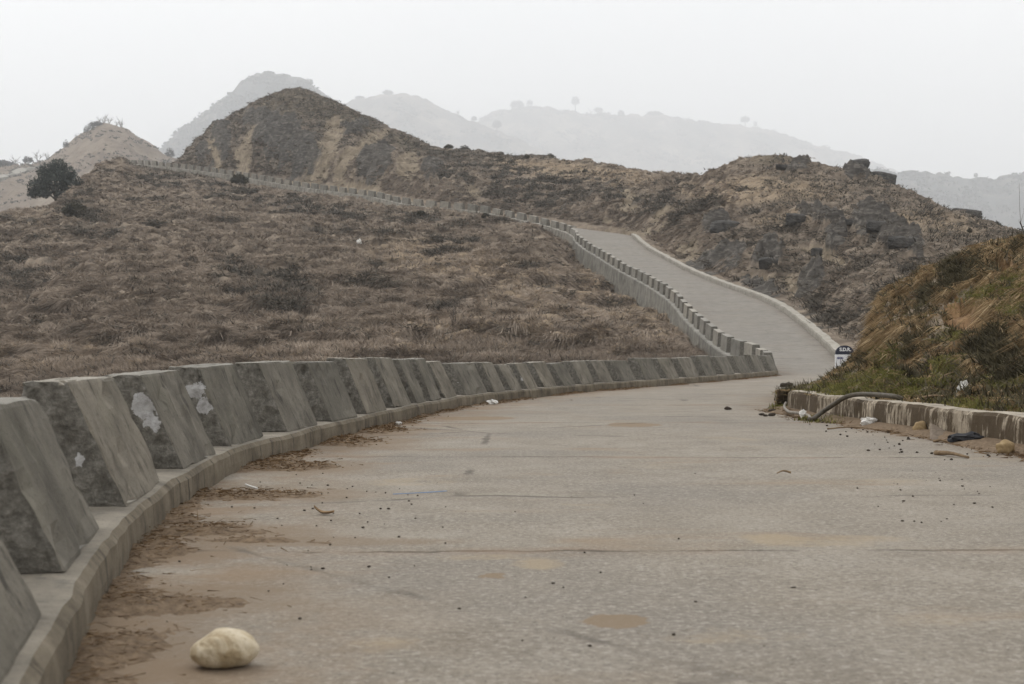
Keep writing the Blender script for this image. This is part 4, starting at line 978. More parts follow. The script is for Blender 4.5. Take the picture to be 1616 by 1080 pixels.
crumple('rag', gnd(1372, 673, .005), .095, .05, .05, 3, M['litter'], 'crumpled off-white rag on the road against the low wall', 'rag', .4)
crumple('paper', gnd(1391, 669, .01), .045, .05, .06, 5, M['litter'], 'small scrap of white paper just right of the white rag', 'litter')
crumple('paper', gnd(1361, 661.5, .02), .028, .03, .05, 6, M['litter'], 'tiny white paper ball in green weeds by the low wall', 'litter')
crumple('pebble', gnd(1267, 659.5, .005), .035, .035, .045, 8, M['litter'], 'white pebble beside the thin pale pipe', 'stone')
q = bank_point(1522, 624); q.z -= .02; crumple('plastic_bag', q, .085, .06, .085, 7, M['litter'], 'crumpled white plastic bag on the grass above the low wall', 'litter', .6)
bt_ = TubeSet(); q = bank_point(1571, 560); bt_.add([(q.x - .02, q.y - .1, q.z + .10), (q.x - .012, q.y - .11, q.z + .07), (q.x, q.y - .12, q.z + .03), (q.x + .02, q.y - .13, q.z - .03)], [.014, .018, .042, .036], 10)
tag(bt_.build('plastic_bottle', M['lime']), 'yellow-green plastic bottle stuck among dark weeds on the bank', 'bottle')
r_ = rock_mesh('stone', .068, .06, .066, 9, M['tanrock'], 3, .3); r_.location = gnd(1452, 685, .005); tag(r_, 'square tan rock at the foot of the low wall, left of the black lump', 'stone')
r_ = rock_mesh('stone', .066, .055, .055, 12, M['tanrock'], 3, .35); r_.location = gnd(1587, 716, .005); tag(r_, 'tan rock on the road at the far right, right of the black lump', 'stone')
r_ = rock_mesh('stone', .03, .03, .026, 13, M['tanrock'], 2, .3); r_.location = gnd(1461, 684, .005); tag(r_, 'small pale stone right beside the square tan rock', 'stone')
r_ = rock_mesh('clod', .075, .06, .035, 15, M['dirt'], 3, .3); r_.location = gnd(1242, 653, .0); tag(r_, 'dark brown clod of earth at the pipe end', 'clod')
for (px, py, sx, lab) in ((1200 + 18, 651, .05, 'brown clod on the road left of the low wall end, upper one'), (1202, 656, .035, 'leftmost brown clod on the road before the low wall end'), (1218, 657, .045, 'lower brown clod on the road before the low wall end'), (1208, 657.5, .03, 'small clod between two brown clods near the low wall end'),
                          (1237, 611, .10, 'dark lump of earth on the road beyond the wall, left of a pair'), (1244, 611, .11, 'dark lump of earth on the road beyond the wall, right of a pair'), (1148, 647, .05, 'single dark clod in the middle of the road'),
                          (1252, 930, .010, 'small dark flake on the near road at right'), (725, 962, .006, 'small dark pebble alone on the near road left of two muddy stains'), (873, 922, .007, 'brown bit on the road above two muddy stains')):
    r_ = rock_mesh('clod', sx, sx * .8, sx * .5, int(px) % 50, M['clod'], 2, .35); r_.location = gnd(px, py, .003); tag(r_, lab, 'clod')
crumple('rubber_scrap', gnd(1524, 701, .004), .14, .07, .05, 11, M['black'], 'black rubbery lump on the road by the low wall', 'rubber scrap', -.2)
lf = gnd(512, 815)
V_ = []; 
for u_ in np.linspace(0, 1, 9):
    w_ = .026 * math.sin(math.pi * (u_ * .9 + .06)) + .001
    for s_ in (-1, 0, 1): V_.append((lf.x + (u_ - .5) * .10 , lf.y + s_ * w_ - .02 * u_, .012 + .022 * (2 * u_ - 1) ** 2 * (1.4 if u_ < .5 else .4) + .010 * abs(s_)))
lo = mesh_arrays('dry_leaf', V_, grid_faces(9, 3), M['dryleaf']); tag(lo, 'curled dry brown leaf on the road past the cream stone', 'leaf')
sm = lo.modifiers.new('thick', 'SOLIDIFY'); sm.thickness = .0015
curve_tube('string', [tuple(gnd(620, 780, .008)), tuple(gnd(650, 778.5, .008)), tuple(gnd(680, 777, .008)), tuple(gnd(705, 775, .008))], .0022, M['bluestring'], 'thin blue string lying on the road', 'string', n=5)
crumple('paper', gnd(629, 671, .0), .035, .03, .02, 21, M['litter'], 'white paper scrap on dirt beside the middle of the left kerb', 'litter')
crumple('paper', gnd(778, 638.5, .0), .07, .05, .035, 22, M['litter'], 'pale scrap on dirt at the kerb beneath the rust-streaked blocks', 'litter')
curve_tube('straw', [tuple(gnd(388, 765, .05)), tuple(gnd(396, 768, .055)), tuple(gnd(406, 771, .05))], .006, M['litter'], 'pale chip lying on the second dirt heap by the left kerb', 'straw', n=5)
wp = on_hill(567, 388); crumple('plastic_bag', wp + Vector((0, -.2, .05)), .18, .16, .2, 25, M['litter'], 'tiny white plastic bag on the brown hillside', 'litter')

# dark pebbles strewn on the concrete
pm = []
for k in range(4):
    o = rock_mesh('pebble', .010, .009, .007, 30 + k, M['clod'], 2, .35); pm.append(o.data); bpy.data.objects.remove(o)
def pebbles(n, cx, cy, sx, sy, ang, lab, grp, ylo=575, k0=1.0):
    for k in range(n):
        while True:
            u_, v_ = RNG.normal(0, sx), RNG.normal(0, sy); px = cx + u_ * math.cos(ang) - v_ * math.sin(ang); py = cy + u_ * math.sin(ang) + v_ * math.cos(ang)
            if py > ylo:
                g_ = gnd(px, py); i_ = int(np.argmin(np.abs(RP[:60 * 4, 1] - g_.y))); l_ = float(np.interp(g_.y, LP[:230, 1], LP[:230, 0])); r2 = float(np.interp(g_.y, RP[:160, 1], RP[:160, 0]))
                if l_ + .1 < g_.x < r2 - .1: break
        o = bpy.data.objects.new('pebble', pm[k % 4]); COL.objects.link(o)
        s_ = RNG.uniform(.55, 1.35) * k0; o.location = (g_.x, g_.y, .02 * float(fbm(g_.x * .4, g_.y * .4, 5, 3)) + .001); o.scale = (s_ * RNG.uniform(.8, 1.5), s_, s_); o.rotation_euler.z = RNG.uniform(0, 6)
        tag(o, lab, 'pebble', grp)
pebbles(46, 530, 800, 70, 45, .25, 'small dark pebble on the concrete near the dry leaf and left kerb', 'dark pebbles near the left kerb', k0=.5)
pebbles(46, 1380, 690, 75, 9, .22, 'dark pebble on the road in front of the low wall', 'dark pebbles in front of the low wall', k0=.95)
pebbles(30, 1500, 790, 75, 30, .1, 'dark pebble on the open road at the right side', 'dark pebbles on the right of the road', k0=.5)
pebbles(34, 800, 860, 260, 90, .0, 'small dark pebble on the middle of the near road', 'dark pebbles on the middle of the road', 740, k0=.42)

# ------------------------------------------------------------------ rocks on the hills
def boulder(px, py, d, w, h, dep, seed, lab, sub=5, rot=0):
    if d == 'sky': x_ = (px - CX) / F * (skyline_d(px) - 1.2); y_ = skyline_d(px) - 1.2
    else: q_ = on_hill(px, py); x_, y_ = q_.x, q_.y
    r_ = np.random.default_rng(seed); bm = bmesh.new(); bmesh.ops.create_icosphere(bm, subdivisions=sub, radius=1)
    co = np.array([v.co[:] for v in bm.verts]); co *= (1 + .22 * fbm(co[:, 0] * 1.5 + seed, co[:, 1] * 1.5 + co[:, 2], seed, 2))[:, None]
    pl = [(1, .1, .1, .62), (-1, .2, .0, .66), (.1, -.3, 1, .55), (0, -1, .2, .6)] + [(*r_.normal(0, 1, 3), r_.uniform(.6, .82)) for _ in range(9)]
    for nx_, ny_, nz_, dd_ in pl:
        n_ = np.array([nx_, ny_, nz_]); n_ = n_ / np.linalg.norm(n_); e_ = np.clip(co @ n_ - dd_, 0, None); co -= e_[:, None] * n_ * .93
    lay = np.abs(((co[:, 2] * 3.1 + .5 * co[:, 0] + .3 * fbm(co[:, 0] * 2, co[:, 1] * 2, seed + 1, 2)) % 1) - .5) * 2
    co *= (1 + .07 * sstep(0, .25, lay) + .06 * fbm(co[:, 0] * 4 + co[:, 2] * 2, co[:, 1] * 4 - co[:, 2] * 3, seed + 2, 4, .6))[:, None]
    co /= np.abs(co).max(0)
    for v, c_ in zip(bm.verts, co): v.co = Vector((c_[0] * w / 2, c_[1] * dep / 2, c_[2] * h / 2))
    o = bm_obj('boulder', bm, M['boulder']); o.location = (x_, y_, float(hgrid(x_, y_)) + (.40 if d == 'sky' else .12) * h); o.rotation_euler = (0, rot, r_.uniform(-.25, .25)); return tag(o, lab, 'boulder')
boulder(1395, 284, 'sky', 2.9, 2.3, 2.5, 41, 'big dark square boulder standing on the skyline of the right hill', rot=.12)
boulder(1356, 279, 'sky', 2.2, 1.5, 2, 43, 'lower dark boulder touching the big square skyline boulder on its left', rot=-.15)
boulder(1527, 337, 'sky', 3.1, 1.5, 2, 47, 'flat layered rock on the right skyline before the small bush', rot=.05)
boulder(1257, 350, None, 1.7, 1.1, 1.4, 51, 'small dark rock at the left end of the grey slab outcrop')
boulder(1145, 366, None, 2.6, 1.5, 1.6, 55, 'dark rock above the orange earth beside the uphill road')
boulder(1385, 362, None, 1.5, .9, 1.2, 57, 'dark angular rock high on the grey outcrop of the right hill')
boulder(1425, 385, None, 1.7, .8, 1.2, 59, 'dark wedge of rock at the lower right of the grey outcrop')
boulder(1345, 355, None, 1.3, .6, 1.0, 60, 'small rock at the upper left of the grey outcrop')
boulder(1295, 402, None, 1.3, .8, 1.0, 61, 'small rock over the bare earth below the slabs')
boulder(1215, 420, None, 1.6, .9, 1.2, 62, 'grey rock poking from the cut slope above the uphill kerb')
boulder(1240, 268, None, 2.2, .7, 1.2, 63, 'flat pale rock near the top of the right hill')

# ------------------------------------------------------------------ trees and bushes
def crown_arrays(lobes, n, leaf, seed=0, shell=.55):
    r = np.random.default_rng(seed); lobes = [(np.array(c_), np.array(q_)) for c_, q_ in lobes]
    wt = np.array([q_.prod() ** .66 for _, q_ in lobes]); wt /= wt.sum(); li = r.choice(len(lobes), n, p=wt)
    C_ = np.array([c_ for c_, _ in lobes])[li]; Q_ = np.array([q_ for _, q_ in lobes])[li]
    d = r.normal(0, 1, (n, 3)); d /= np.linalg.norm(d, axis=1, keepdims=True); rad = shell + (1 - shell) * r.random(n) ** .6
    rad *= 1 + .22 * fbm(d[:, 0] * 3 + li, d[:, 1] * 3 + d[:, 2] * 3, seed, 3)
    P_ = C_ + d * Q_ * rad[:, None]
    a = r.normal(0, 1, (n, 3)); a /= np.linalg.norm(a, axis=1, keepdims=True); b_ = np.cross(a, d + .01); b_ /= np.linalg.norm(b_, axis=1, keepdims=True)
    s_ = leaf * r.uniform(.6, 1.3, (n, 1)); V_ = np.stack([P_ - a * s_, P_ + b_ * s_ * .55, P_ + a * s_, P_ - b_ * s_ * .55], 1).reshape(-1, 3)
    tn = np.clip(.42 + .3 * fbm(P_[:, 0] / leaf * .25, P_[:, 1] / leaf * .25 + P_[:, 2] / leaf * .25, seed + 4, 2) + r.normal(0, .12, n), 0, 1)
    return V_, np.arange(n * 4).reshape(-1, 4), np.repeat(tn, 4)
def crown_mesh(lobes, n, leaf, mat, seed, parent, name='crown', shell=.55):
    V_, F_, tn = crown_arrays(lobes, n, leaf, seed, shell); return mesh_arrays(name, V_, F_, mat, {'tone': tn}, parent=parent)
def limbs(name, mat, parent, h, r, tips, seed, base=0.0):
    T = TubeSet(); rr = np.random.default_rng(seed)
    T.add([(0, 0, -.4 - base), (.03 * h * .2, 0, h * .25), (0, .02, h * .5)], [r * 1.3, r, r * .8], 8)
    for tx in tips:
        t_ = np.array(tx); m_ = np.array([0, 0, h * .3]) * .6 + t_ * .4
        T.add([(0, 0, h * rr.uniform(.25, .5)), tuple(m_ + rr.normal(0, .04 * h, 3)), tuple(t_)], [r * .6, r * .4, r * .12], 6)
    return T.build(name, mat, parent)
def bare_twigs(mat, parent, h, r, n, seed, spread=.5, name='branches', depth=3):
    T = TubeSet(); rr = np.random.default_rng(seed)
    def grow(p_, d_, ln_, r_, dep):
        e = p_ + d_ * ln_; m_ = (p_ + e) / 2 + rr.normal(0, .06 * ln_, 3); T.add([tuple(p_), tuple(m_), tuple(e)], [r_, r_ * .8, r_ * .55], 4)
        if dep:
            for _ in range(rr.integers(2, 4)):
                dd = d_ + rr.normal(0, spread, 3); dd[2] = abs(dd[2]) * .8 + .15; dd /= np.linalg.norm(dd); grow(e if rr.random() < .6 else m_, dd, ln_ * rr.uniform(.5, .8), r_ * .55, dep - 1)
    for k in range(n):
        d_ = np.array([rr.normal(0, spread * .8), rr.normal(0, spread * .8), 1.0]); d_ /= np.linalg.norm(d_); grow(np.array([rr.normal(0, .03 * h), rr.normal(0, .03 * h), -.05 * h]), d_, h * rr.uniform(.3, .45), r, depth)
    return T.build(name, mat, parent)

# the round evergreen on the left slope
tp = Vector(((88 - CX) / F * 166, 166, 0)); tp.z = float(hgrid(tp.x, tp.y)) - .1
tr = empty('evergreen_tree', tp); tr.scale = (1.22, 1.15, 1.28); tr.location.z -= .2; tag(tr, 'dark dense round evergreen tree standing on the left hillside edge', 'tree')
limbs('trunk', M['bark'], tr, 2.6, .15, [(-1.5, 0, 2.6), (1.4, .2, 2.8), (.2, -1, 3.2), (-.4, 1, 3), (-1.0, -.6, 3.4), (.9, .7, 3.4), (0, 0, 4)], 3)
crown_mesh([((0, 0, 2.5), (1.7, 1.7, 1.2)), ((-1.6, 0, 1.9), (1.15, 1.2, .95)), ((1.55, .1, 2.1), (1.1, 1.2, 1.0)), ((.25, 0, 3.75), (1.0, 1.0, .75)), ((-.85, .1, 3.3), (1.05, 1.0, .8)), ((1.0, -.2, 3.05), (1.1, 1.1, .85)), ((-2.1, .2, 1.35), (.75, .8, .5)), ((1.95, 0, 1.35), (.7, .8, .5)), ((-.9, -.6, 1.2), (.7, .7, .4)), ((.7, -.5, 1.15), (.6, .7, .35))], 7000, .115, M['leaf'], 5, tr, shell=.4)
def bush_at(px, py, wpx, hpx, lab, grp=None, seed=0, mat='bushleaf', d=None, leaf=None, n=700, name='bush'):
    p = on_hill(px, py) if d is None else at(px, py, d); sc_ = p.y / F; w_, h_ = wpx * sc_, hpx * sc_
    if d is None: p.z = float(hgrid(p.x, p.y)) - .06 * h_
    e = empty(name, p); tag(e, lab, 'bush', grp)
    crown_mesh([((0, 0, h_ * .5), (w_ * .38, w_ * .4, h_ * .48)), ((-w_ * .28, 0, h_ * .32), (w_ * .24, w_ * .25, h_ * .33)), ((w_ * .27, 0, h_ * .36), (w_ * .23, w_ * .25, h_ * .35))], n, leaf or max(.05, .09 * w_ ** .5), M[mat], seed + 7, e, 'foliage', .4)
    bare_twigs(M['twig'], e, h_ * .9, .02 * h_, 3, seed, .5, 'stem', 1); return e
for px, py, w_, h_, lab in ((733, 233, 20, 13, 'largest of the round bushes on the ridge line right of the peak'), (708, 235, 16, 7, 'low bush at the left end of the ridge-line bushes'), (751, 236, 16, 8, 'low bush right of the largest ridge-line bush'), (777, 239, 18, 6, 'flat bush in the middle of the ridge line'),
                            (793, 240, 15, 10, 'left of two dark pointed bushes on the ridge line'), (808, 241, 15, 10, 'right of two dark pointed bushes on the ridge line'), (827, 243, 7, 5, 'tiny bush beside a small pointed one on the ridge line'), (838, 243, 9, 8, 'small pointed bush on the ridge line'), (868, 248, 17, 11, 'twin-topped bush alone toward the right of the ridge line'),
                            (831, 251, 12, 7, 'small bush just below the ridge line, under the tiny one'), (980, 256, 12, 7, 'single dark bush on the ridge line above the bend'), (1001, 264, 26, 7, 'low wide bush below the ridge line above the bend'), (923, 272, 9, 5, 'small dark bush on the smooth grassy ridge slope'),
                            (1572, 343, 22, 19, 'spiky bush on the right skyline beyond the flat rock'), (1497, 324, 14, 6, 'low green bush on the right skyline before the flat rock'), (1530, 368, 8, 8, 'tiny dark bush on the grassy right slope below the flat rock'), (378, 290, 30, 16, 'green bush under the ridge road below the peak'),
                            (767, 345, 14, 9, 'dark bush at the foot of the ridge wall'), (663, 343, 18, 9, 'wide low bush at the foot of the ridge wall'), (897, 368, 14, 10, 'small dark bush under the bend in the wall'),
                            (118, 338, 40, 20, 'dark thicket touching the right foot of the round evergreen tree')):
    bush_at(px, py, w_, h_, lab, 'bushes on the ridge line' if 700 < px < 885 and py < 250 else None, int(px), n=1100 if w_ > 25 else 600)
# leafless shrub on the near slope, a dead plant at the left edge
p = on_hill(716, 515); e = empty('bare_shrub', p); tag(e, 'grey leafless shrub standing in the brown grass below the ridge wall', 'shrub'); bare_twigs(M['twig'], e, 1.9, .016, 9, 5, .35)
p = on_hill(40, 480); e = empty('bare_shrub', p); tag(e, 'faint grey leafless shrub low at the far left of the hillside', 'shrub'); bare_twigs(M['twig'], e, 2.2, .016, 8, 6, .4)
p = at(-2, 352, 120); p.z = float(hgrid(p.x, p.y)); e = empty('bush', p); tag(e, 'dark dead plant cut by the left edge beside the round tree', 'bush'); bare_twigs(M['bark'], e, 1.8, .03, 6, 9, .5, 'stem')
# sapling on the bank at the right edge
q = at(1618, 372, 22.6); e = empty('bare_sapling', q); tag(e, 'thin bare sapling with one tall whip on top of the bank', 'sapling')
T = TubeSet(); T.add([(.03, 0, -.12), (-.02, 0, .04), (-.075, 0, .20), (-.085, 0, .225)], [.011, .010, .009, .004], 6); T.add([(-.05, 0, .13), (.02, 0, .17), (.10, 0, .20)], [.007, .005, .003], 5)
T.build('stem', M['bark'], e)
T = TubeSet(); T.add([(-.075, 0, .20), (-.085, .01, .45), (-.092, 0, .66), (-.098, 0, .83)], [.0035, .003, .0025, .0018], 4); T.add([(-.075, 0, .20), (-.03, 0, .36), (-.01, 0, .47)], [.003, .0025, .0015], 4); T.add([(-.05, 0, .13), (-.10, 0, .22), (-.10, 0, .26)], [.004, .003, .0015], 4)
T.build('twigs', M['twig'], e)

# ------------------------------------------------------------------ distant hills
def far_hill(name, sky, d, basey, mat, lab, seed, slope=.55, amp=.02, x0=-1800, x1=3400, step=6, nt=70):
    S = np.array(sky, float); px = np.arange(x0, x1 + 1, step); sy = np.interp(px, S[:, 0], S[:, 1])
    g_ = np.exp(-.5 * (np.arange(-4, 5) / 1.2) ** 2); g_ /= g_.sum(); sy = np.convolve(np.pad(sy, 4, mode='edge'), g_, 'valid')
    zt = zy(sy, d); zb = zy(basey, d * slope) if basey is not None else -110.0
    t_ = np.linspace(0, 1, nt); out = np.zeros((nt + 14, len(px), 3))
    for k, a in enumerate(t_):
        dd = d * (slope + (1 - slope) * a); out[k, :, 1] = dd; out[k, :, 0] = (px - CX) / F * dd
        prof = a ** 1.25 * .72 + .28 * sstep(0, 1, a); out[k, :, 2] = zb + (zt - zb) * prof
    for k in range(14):
        b_ = (k + 1) / 14; dd = d * (1 + .35 * b_); out[nt + k, :, 1] = dd; out[nt + k, :, 0] = (px - CX) / F * dd; out[nt + k, :, 2] = zt + (-112 - zt) * b_ ** 1.2
    x_, y_ = out[..., 0], out[..., 1]; L_ = d * .06
    env = np.concatenate([sstep(0, .25, t_) * (1 - .75 * sstep(.7, 1, t_)), np.linspace(.25, 1, 14)])[:, None]
    out[..., 2] += env * amp * d * (fbm(x_ / L_, y_ / (L_ * 1.6), seed, 5, .55, True) * .7 + .6 * fbm(x_ / (L_ * .5), y_ / L_, seed + 5, 4)) + (.0035 * d * fbm(x_ / (L_ * .12), y_ / (L_ * .3), seed + 9, 4))
    o = mesh_arrays(name, out.reshape(-1, 3), grid_faces(nt + 14, len(px)), mat, smooth=True); tag(o, lab, 'hill', kind='structure'); return out, px, nt
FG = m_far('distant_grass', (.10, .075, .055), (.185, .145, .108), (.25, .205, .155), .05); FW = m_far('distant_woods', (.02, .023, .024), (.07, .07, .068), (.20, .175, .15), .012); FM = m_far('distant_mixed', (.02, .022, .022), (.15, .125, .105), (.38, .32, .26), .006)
HA = [(-1800, 420), (-500, 340), (-200, 300), (-60, 268), (0, 262), (40, 258), (70, 255), (85, 247), (100, 236), (120, 220), (140, 205), (155, 196), (175, 194), (197, 202), (215, 215), (240, 232), (262, 247), (283, 256), (320, 270), (420, 330), (700, 480), (1200, 600), (3400, 620)]
DA = 1000
hA = far_hill('hill', HA, DA, 470, FG, 'pointed tan hill with shrubs on top behind the left ridge road', 201, .55, .010, step=4, nt=110)
HB = [(-1800, 600), (-300, 560), (100, 380), (200, 290), (262, 226), (290, 203), (320, 180), (345, 163), (366, 148), (372, 140), (395, 125), (412, 115), (430, 114), (455, 118), (475, 124), (492, 133), (520, 160), (600, 260), (700, 330), (3400, 600)]
hB = far_hill('hill', HB, 3700, None, FW, 'wooded hill fading into haze directly behind the peak', 211, .6, .012, step=4)
HC = [(-1800, 600), (300, 480), (450, 260), (520, 190), (556, 158), (575, 158), (605, 150), (625, 148), (650, 152), (675, 160), (700, 172), (725, 184), (745, 190), (765, 196), (800, 212), (840, 232), (900, 262), (1000, 320), (1400, 470), (3400, 600)]
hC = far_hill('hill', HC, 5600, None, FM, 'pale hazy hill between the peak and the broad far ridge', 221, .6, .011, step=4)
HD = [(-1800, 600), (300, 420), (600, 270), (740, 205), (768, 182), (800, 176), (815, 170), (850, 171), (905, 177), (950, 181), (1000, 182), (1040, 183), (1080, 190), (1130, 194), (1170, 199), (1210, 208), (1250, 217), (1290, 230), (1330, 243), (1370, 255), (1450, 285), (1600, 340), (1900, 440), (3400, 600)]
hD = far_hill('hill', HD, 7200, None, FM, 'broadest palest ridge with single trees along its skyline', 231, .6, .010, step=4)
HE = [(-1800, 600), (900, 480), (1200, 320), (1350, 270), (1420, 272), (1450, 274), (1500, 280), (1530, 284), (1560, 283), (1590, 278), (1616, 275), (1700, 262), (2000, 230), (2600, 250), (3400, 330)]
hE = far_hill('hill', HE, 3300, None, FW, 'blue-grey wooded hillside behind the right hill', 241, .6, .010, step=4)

def far_surface(h, px, py):
    out, pxs, nt = h; j = int(np.clip(np.searchsorted(pxs, px), 0, len(pxs) - 1)); c_ = out[:, j]; yy = HY - (c_[:, 2] - CAMZ) / c_[:, 1] * F
    k = np.where(yy[:nt] <= py)[0]; k = k[0] if len(k) else nt - 1; return Vector(c_[k])
# woodland too far to count, as one mass per hill
def woods(h, n, lab, hgt, wid, pxr, pyf, mat, seed, thr=-.05):
    out, pxs, nt = h; r = np.random.default_rng(seed); j = r.integers(np.searchsorted(pxs, pxr[0]), np.searchsorted(pxs, pxr[1]), n * 3); i = (nt - 1 - np.abs(r.normal(0, pyf, n * 3)) * nt).astype(int).clip(2, nt - 1)
    b_ = out[i, j] + 0; L_ = b_[:, 1].mean() * .03; k = fbm(b_[:, 0] / L_, b_[:, 2] / L_ * 1.5, seed, 4) > thr; b_ = b_[k][:n]; st_ = wid * .6
    b_[:, 0] += r.uniform(-1, 1, len(b_)) * st_; nb = len(b_)
    q_ = 9; cb = np.repeat(b_, q_, 0); N_ = len(cb); hs_ = np.repeat(r.uniform(.6, 1.15, nb) * hgt, q_)
    cb = cb + r.normal(0, 1, (N_, 3)) * np.array([wid * .75, wid * .75, 0]); cb[:, 2] += hs_ * r.uniform(-.1, .6, N_)
    d1_ = r.normal(0, 1, (N_, 3)); d1_ /= np.linalg.norm(d1_, axis=1, keepdims=True); d2_ = np.cross(d1_, r.normal(0, 1, (N_, 3))); d2_ /= np.linalg.norm(d2_, axis=1, keepdims=True)
    sz_ = (wid * r.uniform(.35, .8, N_))[:, None]
    Vw = np.stack([cb - d1_ * sz_, cb + d2_ * sz_ * .7, cb + d1_ * sz_, cb - d2_ * sz_ * .7], 1).reshape(-1, 3)
    o = mesh_arrays('woods', Vw, np.arange(N_ * 4).reshape(-1, 4), mat, {'tone': np.repeat(np.repeat(r.uniform(.1, .9, nb), q_), 4)}); tag(o, lab, 'woods', kind='stuff')
woods(hB, 5000, 'hazy woods covering the hill behind the peak', 8, 5.5, (240, 520), .5, M['farleaf'], 301, -.2)
woods(hC, 900, 'hazy scattered woods on the pale hill', 13, 6, (540, 960), .3, M['farleaf'], 303, .08)
woods(hD, 1800, 'barely visible woods on the broad far ridge', 18, 8, (750, 1400), .3, M['farleaf'], 305, .06)
woods(hE, 1600, 'hazy woods on the hillside at far right', 9, 5, (1380, 1680), .4, M['farleaf'], 307, -.1)
woods(hA, 900, 'low brush scattered over the pointed tan hill', 1.6, .9, (-60, 290), .3, M['twig'] if False else M['bushleaf'], 309, .0)

# single trees one can tell apart on the far skylines
FT = {}
def far_tree(kind, h, px, py, wpx, hpx, lab, seed=0, grp=None):
    p = far_surface(h, px, py); sc_ = p.y / F * (1.2 if p.y > 3000 else 1.0); w_, hh = wpx * sc_, hpx * sc_
    e = empty({'round': 'tree', 'bare': 'bare_tree', 'bush': 'bush'}[kind], p); tag(e, lab, 'bush' if kind == 'bush' else 'tree', grp)
    if kind == 'round':
        limbs('trunk', M['bark'], e, hh * .6, .03 * hh, [(-.2 * w_, 0, hh * .6), (.2 * w_, 0, hh * .62), (0, 0, hh * .75)], seed)
        crown_mesh([((0, 0, hh * .68), (w_ * .44, w_ * .42, hh * .3)), ((-w_ * .22, 0, hh * .6), (w_ * .28, w_ * .25, hh * .2)), ((w_ * .2, 0, hh * .62), (w_ * .28, w_ * .25, hh * .22))], 420, .075 * w_, M['farleaf'], seed, e)
    elif kind == 'bare':
        bare_twigs(M['twig'], e, hh * .95, .03 * hh, 5, seed, .42)
    else:
        crown_mesh([((0, 0, hh * .45), (w_ * .45, w_ * .4, hh * .5)), ((-w_ * .25, 0, hh * .3), (w_ * .25, w_ * .25, hh * .3)), ((w_ * .25, 0, hh * .35), (w_ * .25, w_ * .25, hh * .35))], 380, .07 * w_, M['farleaf'], seed, e, 'foliage', .3)
    return e
far_tree('round', hD, 905, 177, 12, 20, 'tall round-topped tree alone on the broad far ridge', 1)
far_tree('round', hD, 1174, 199, 14, 14, 'umbrella-shaped tree alone at right on the broad far ridge', 2)
far_tree('bush', hD, 815, 172, 20, 11, 'square clump of trees at the left end of the broad far ridge', 3)
far_tree('bush', hD, 834, 171, 9, 9, 'small round tree right of the square clump on the far ridge', 4)
far_tree('bush', hD, 944, 181, 14, 8, 'low rounded bush right of the tall far-ridge tree', 5)
far_tree('bush', hD, 978, 182, 10, 7, 'smaller rounded bush further right on the far ridge', 6)
far_tree('bush', hD, 1030, 184, 24, 6, 'long low clump in the middle of the far ridge', 7)
far_tree('bare', hD, 1088, 192, 5, 8, 'thin tree on the far ridge between long clump and umbrella tree', 8)
far_tree('bush', hD, 1192, 204, 6, 8, 'little tree just right of the umbrella-shaped one', 9)
far_tree('bare', hD, 1224, 212, 5, 7, 'thin little tree on the far ridge slope right of the umbrella tree', 10)
far_tree('bare', hD, 929, 180, 3, 8, 'thin tree between the tall tree and low rounded bush', 11)
far_tree('bush', hC, 612, 150, 15, 7, 'bushy clump on top of the pale hill right of the peak', 12)
far_tree('bush', hC, 565, 159, 14, 4, 'low clump at the left shoulder of the pale hill', 13)
far_tree('bare', hC, 722, 184, 10, 10, 'thin trees on the right slope of the pale hill', 14)
far_tree('bush', hC, 748, 193, 9, 8, 'dark tree near the dip between the pale hill and far ridge', 15)
far_tree('round', hC, 781, 212, 14, 18, 'hazy tree standing below the dip between the two pale hills', 16)
far_tree('bush', hB, 488, 135, 12, 8, 'bush on the right shoulder of the wooded hill behind the peak', 17)
far_tree('round', hE, 1540, 285, 6, 10, 'tiny lone tree on the blue-grey skyline at right', 18)
for k, (px, py, w_, h_, kind, lab) in enumerate(((102, 236, 11, 14, 'bush', 'dark bush on the left shoulder of the pointed hill'), (133, 212, 10, 14, 'bush', 'leftmost dark bush of the clump on the pointed hill'), (143, 206, 13, 15, 'bush', 'second bush of the clump on the pointed hill'), (154, 199, 12, 16, 'bare', 'leafless tree left of the top of the pointed hill'),
        (163, 196, 10, 17, 'bare', 'leafless tree at the very top of the pointed hill'), (171, 195, 10, 16, 'bare', 'leafless tree right of the top of the pointed hill'), (181, 197, 9, 11, 'bare', 'short leafless tree right of the summit gap of the pointed hill'), (192, 201, 9, 18, 'bare', 'rightmost tall leafless tree on the pointed hill'), (119, 222, 7, 13, 'bare', 'thin leafless tree on the left slope of the pointed hill'),
        (150, 200, 22, 8, 'bush', 'low wide bush under the leafless trees of the pointed hill'), (24, 261, 16, 18, 'bare', 'leftmost leafless tree above the far road'), (42, 259, 18, 12, 'bush', 'rounded bare bush above the far road'), (58, 257, 20, 22, 'bare', 'tallest leafless tree above the far road'), (75, 254, 14, 18, 'bare', 'leafless tree right of the tallest above the far road'), (268, 250, 17, 17, 'bush', 'round evergreen bush where the pointed hill meets the wooded hill'),
        (1, 263, 40, 8, 'bush', 'low dark bush above the far road at left edge'))):
    far_tree(kind, hA, px, py, w_, h_, lab, 40 + k)
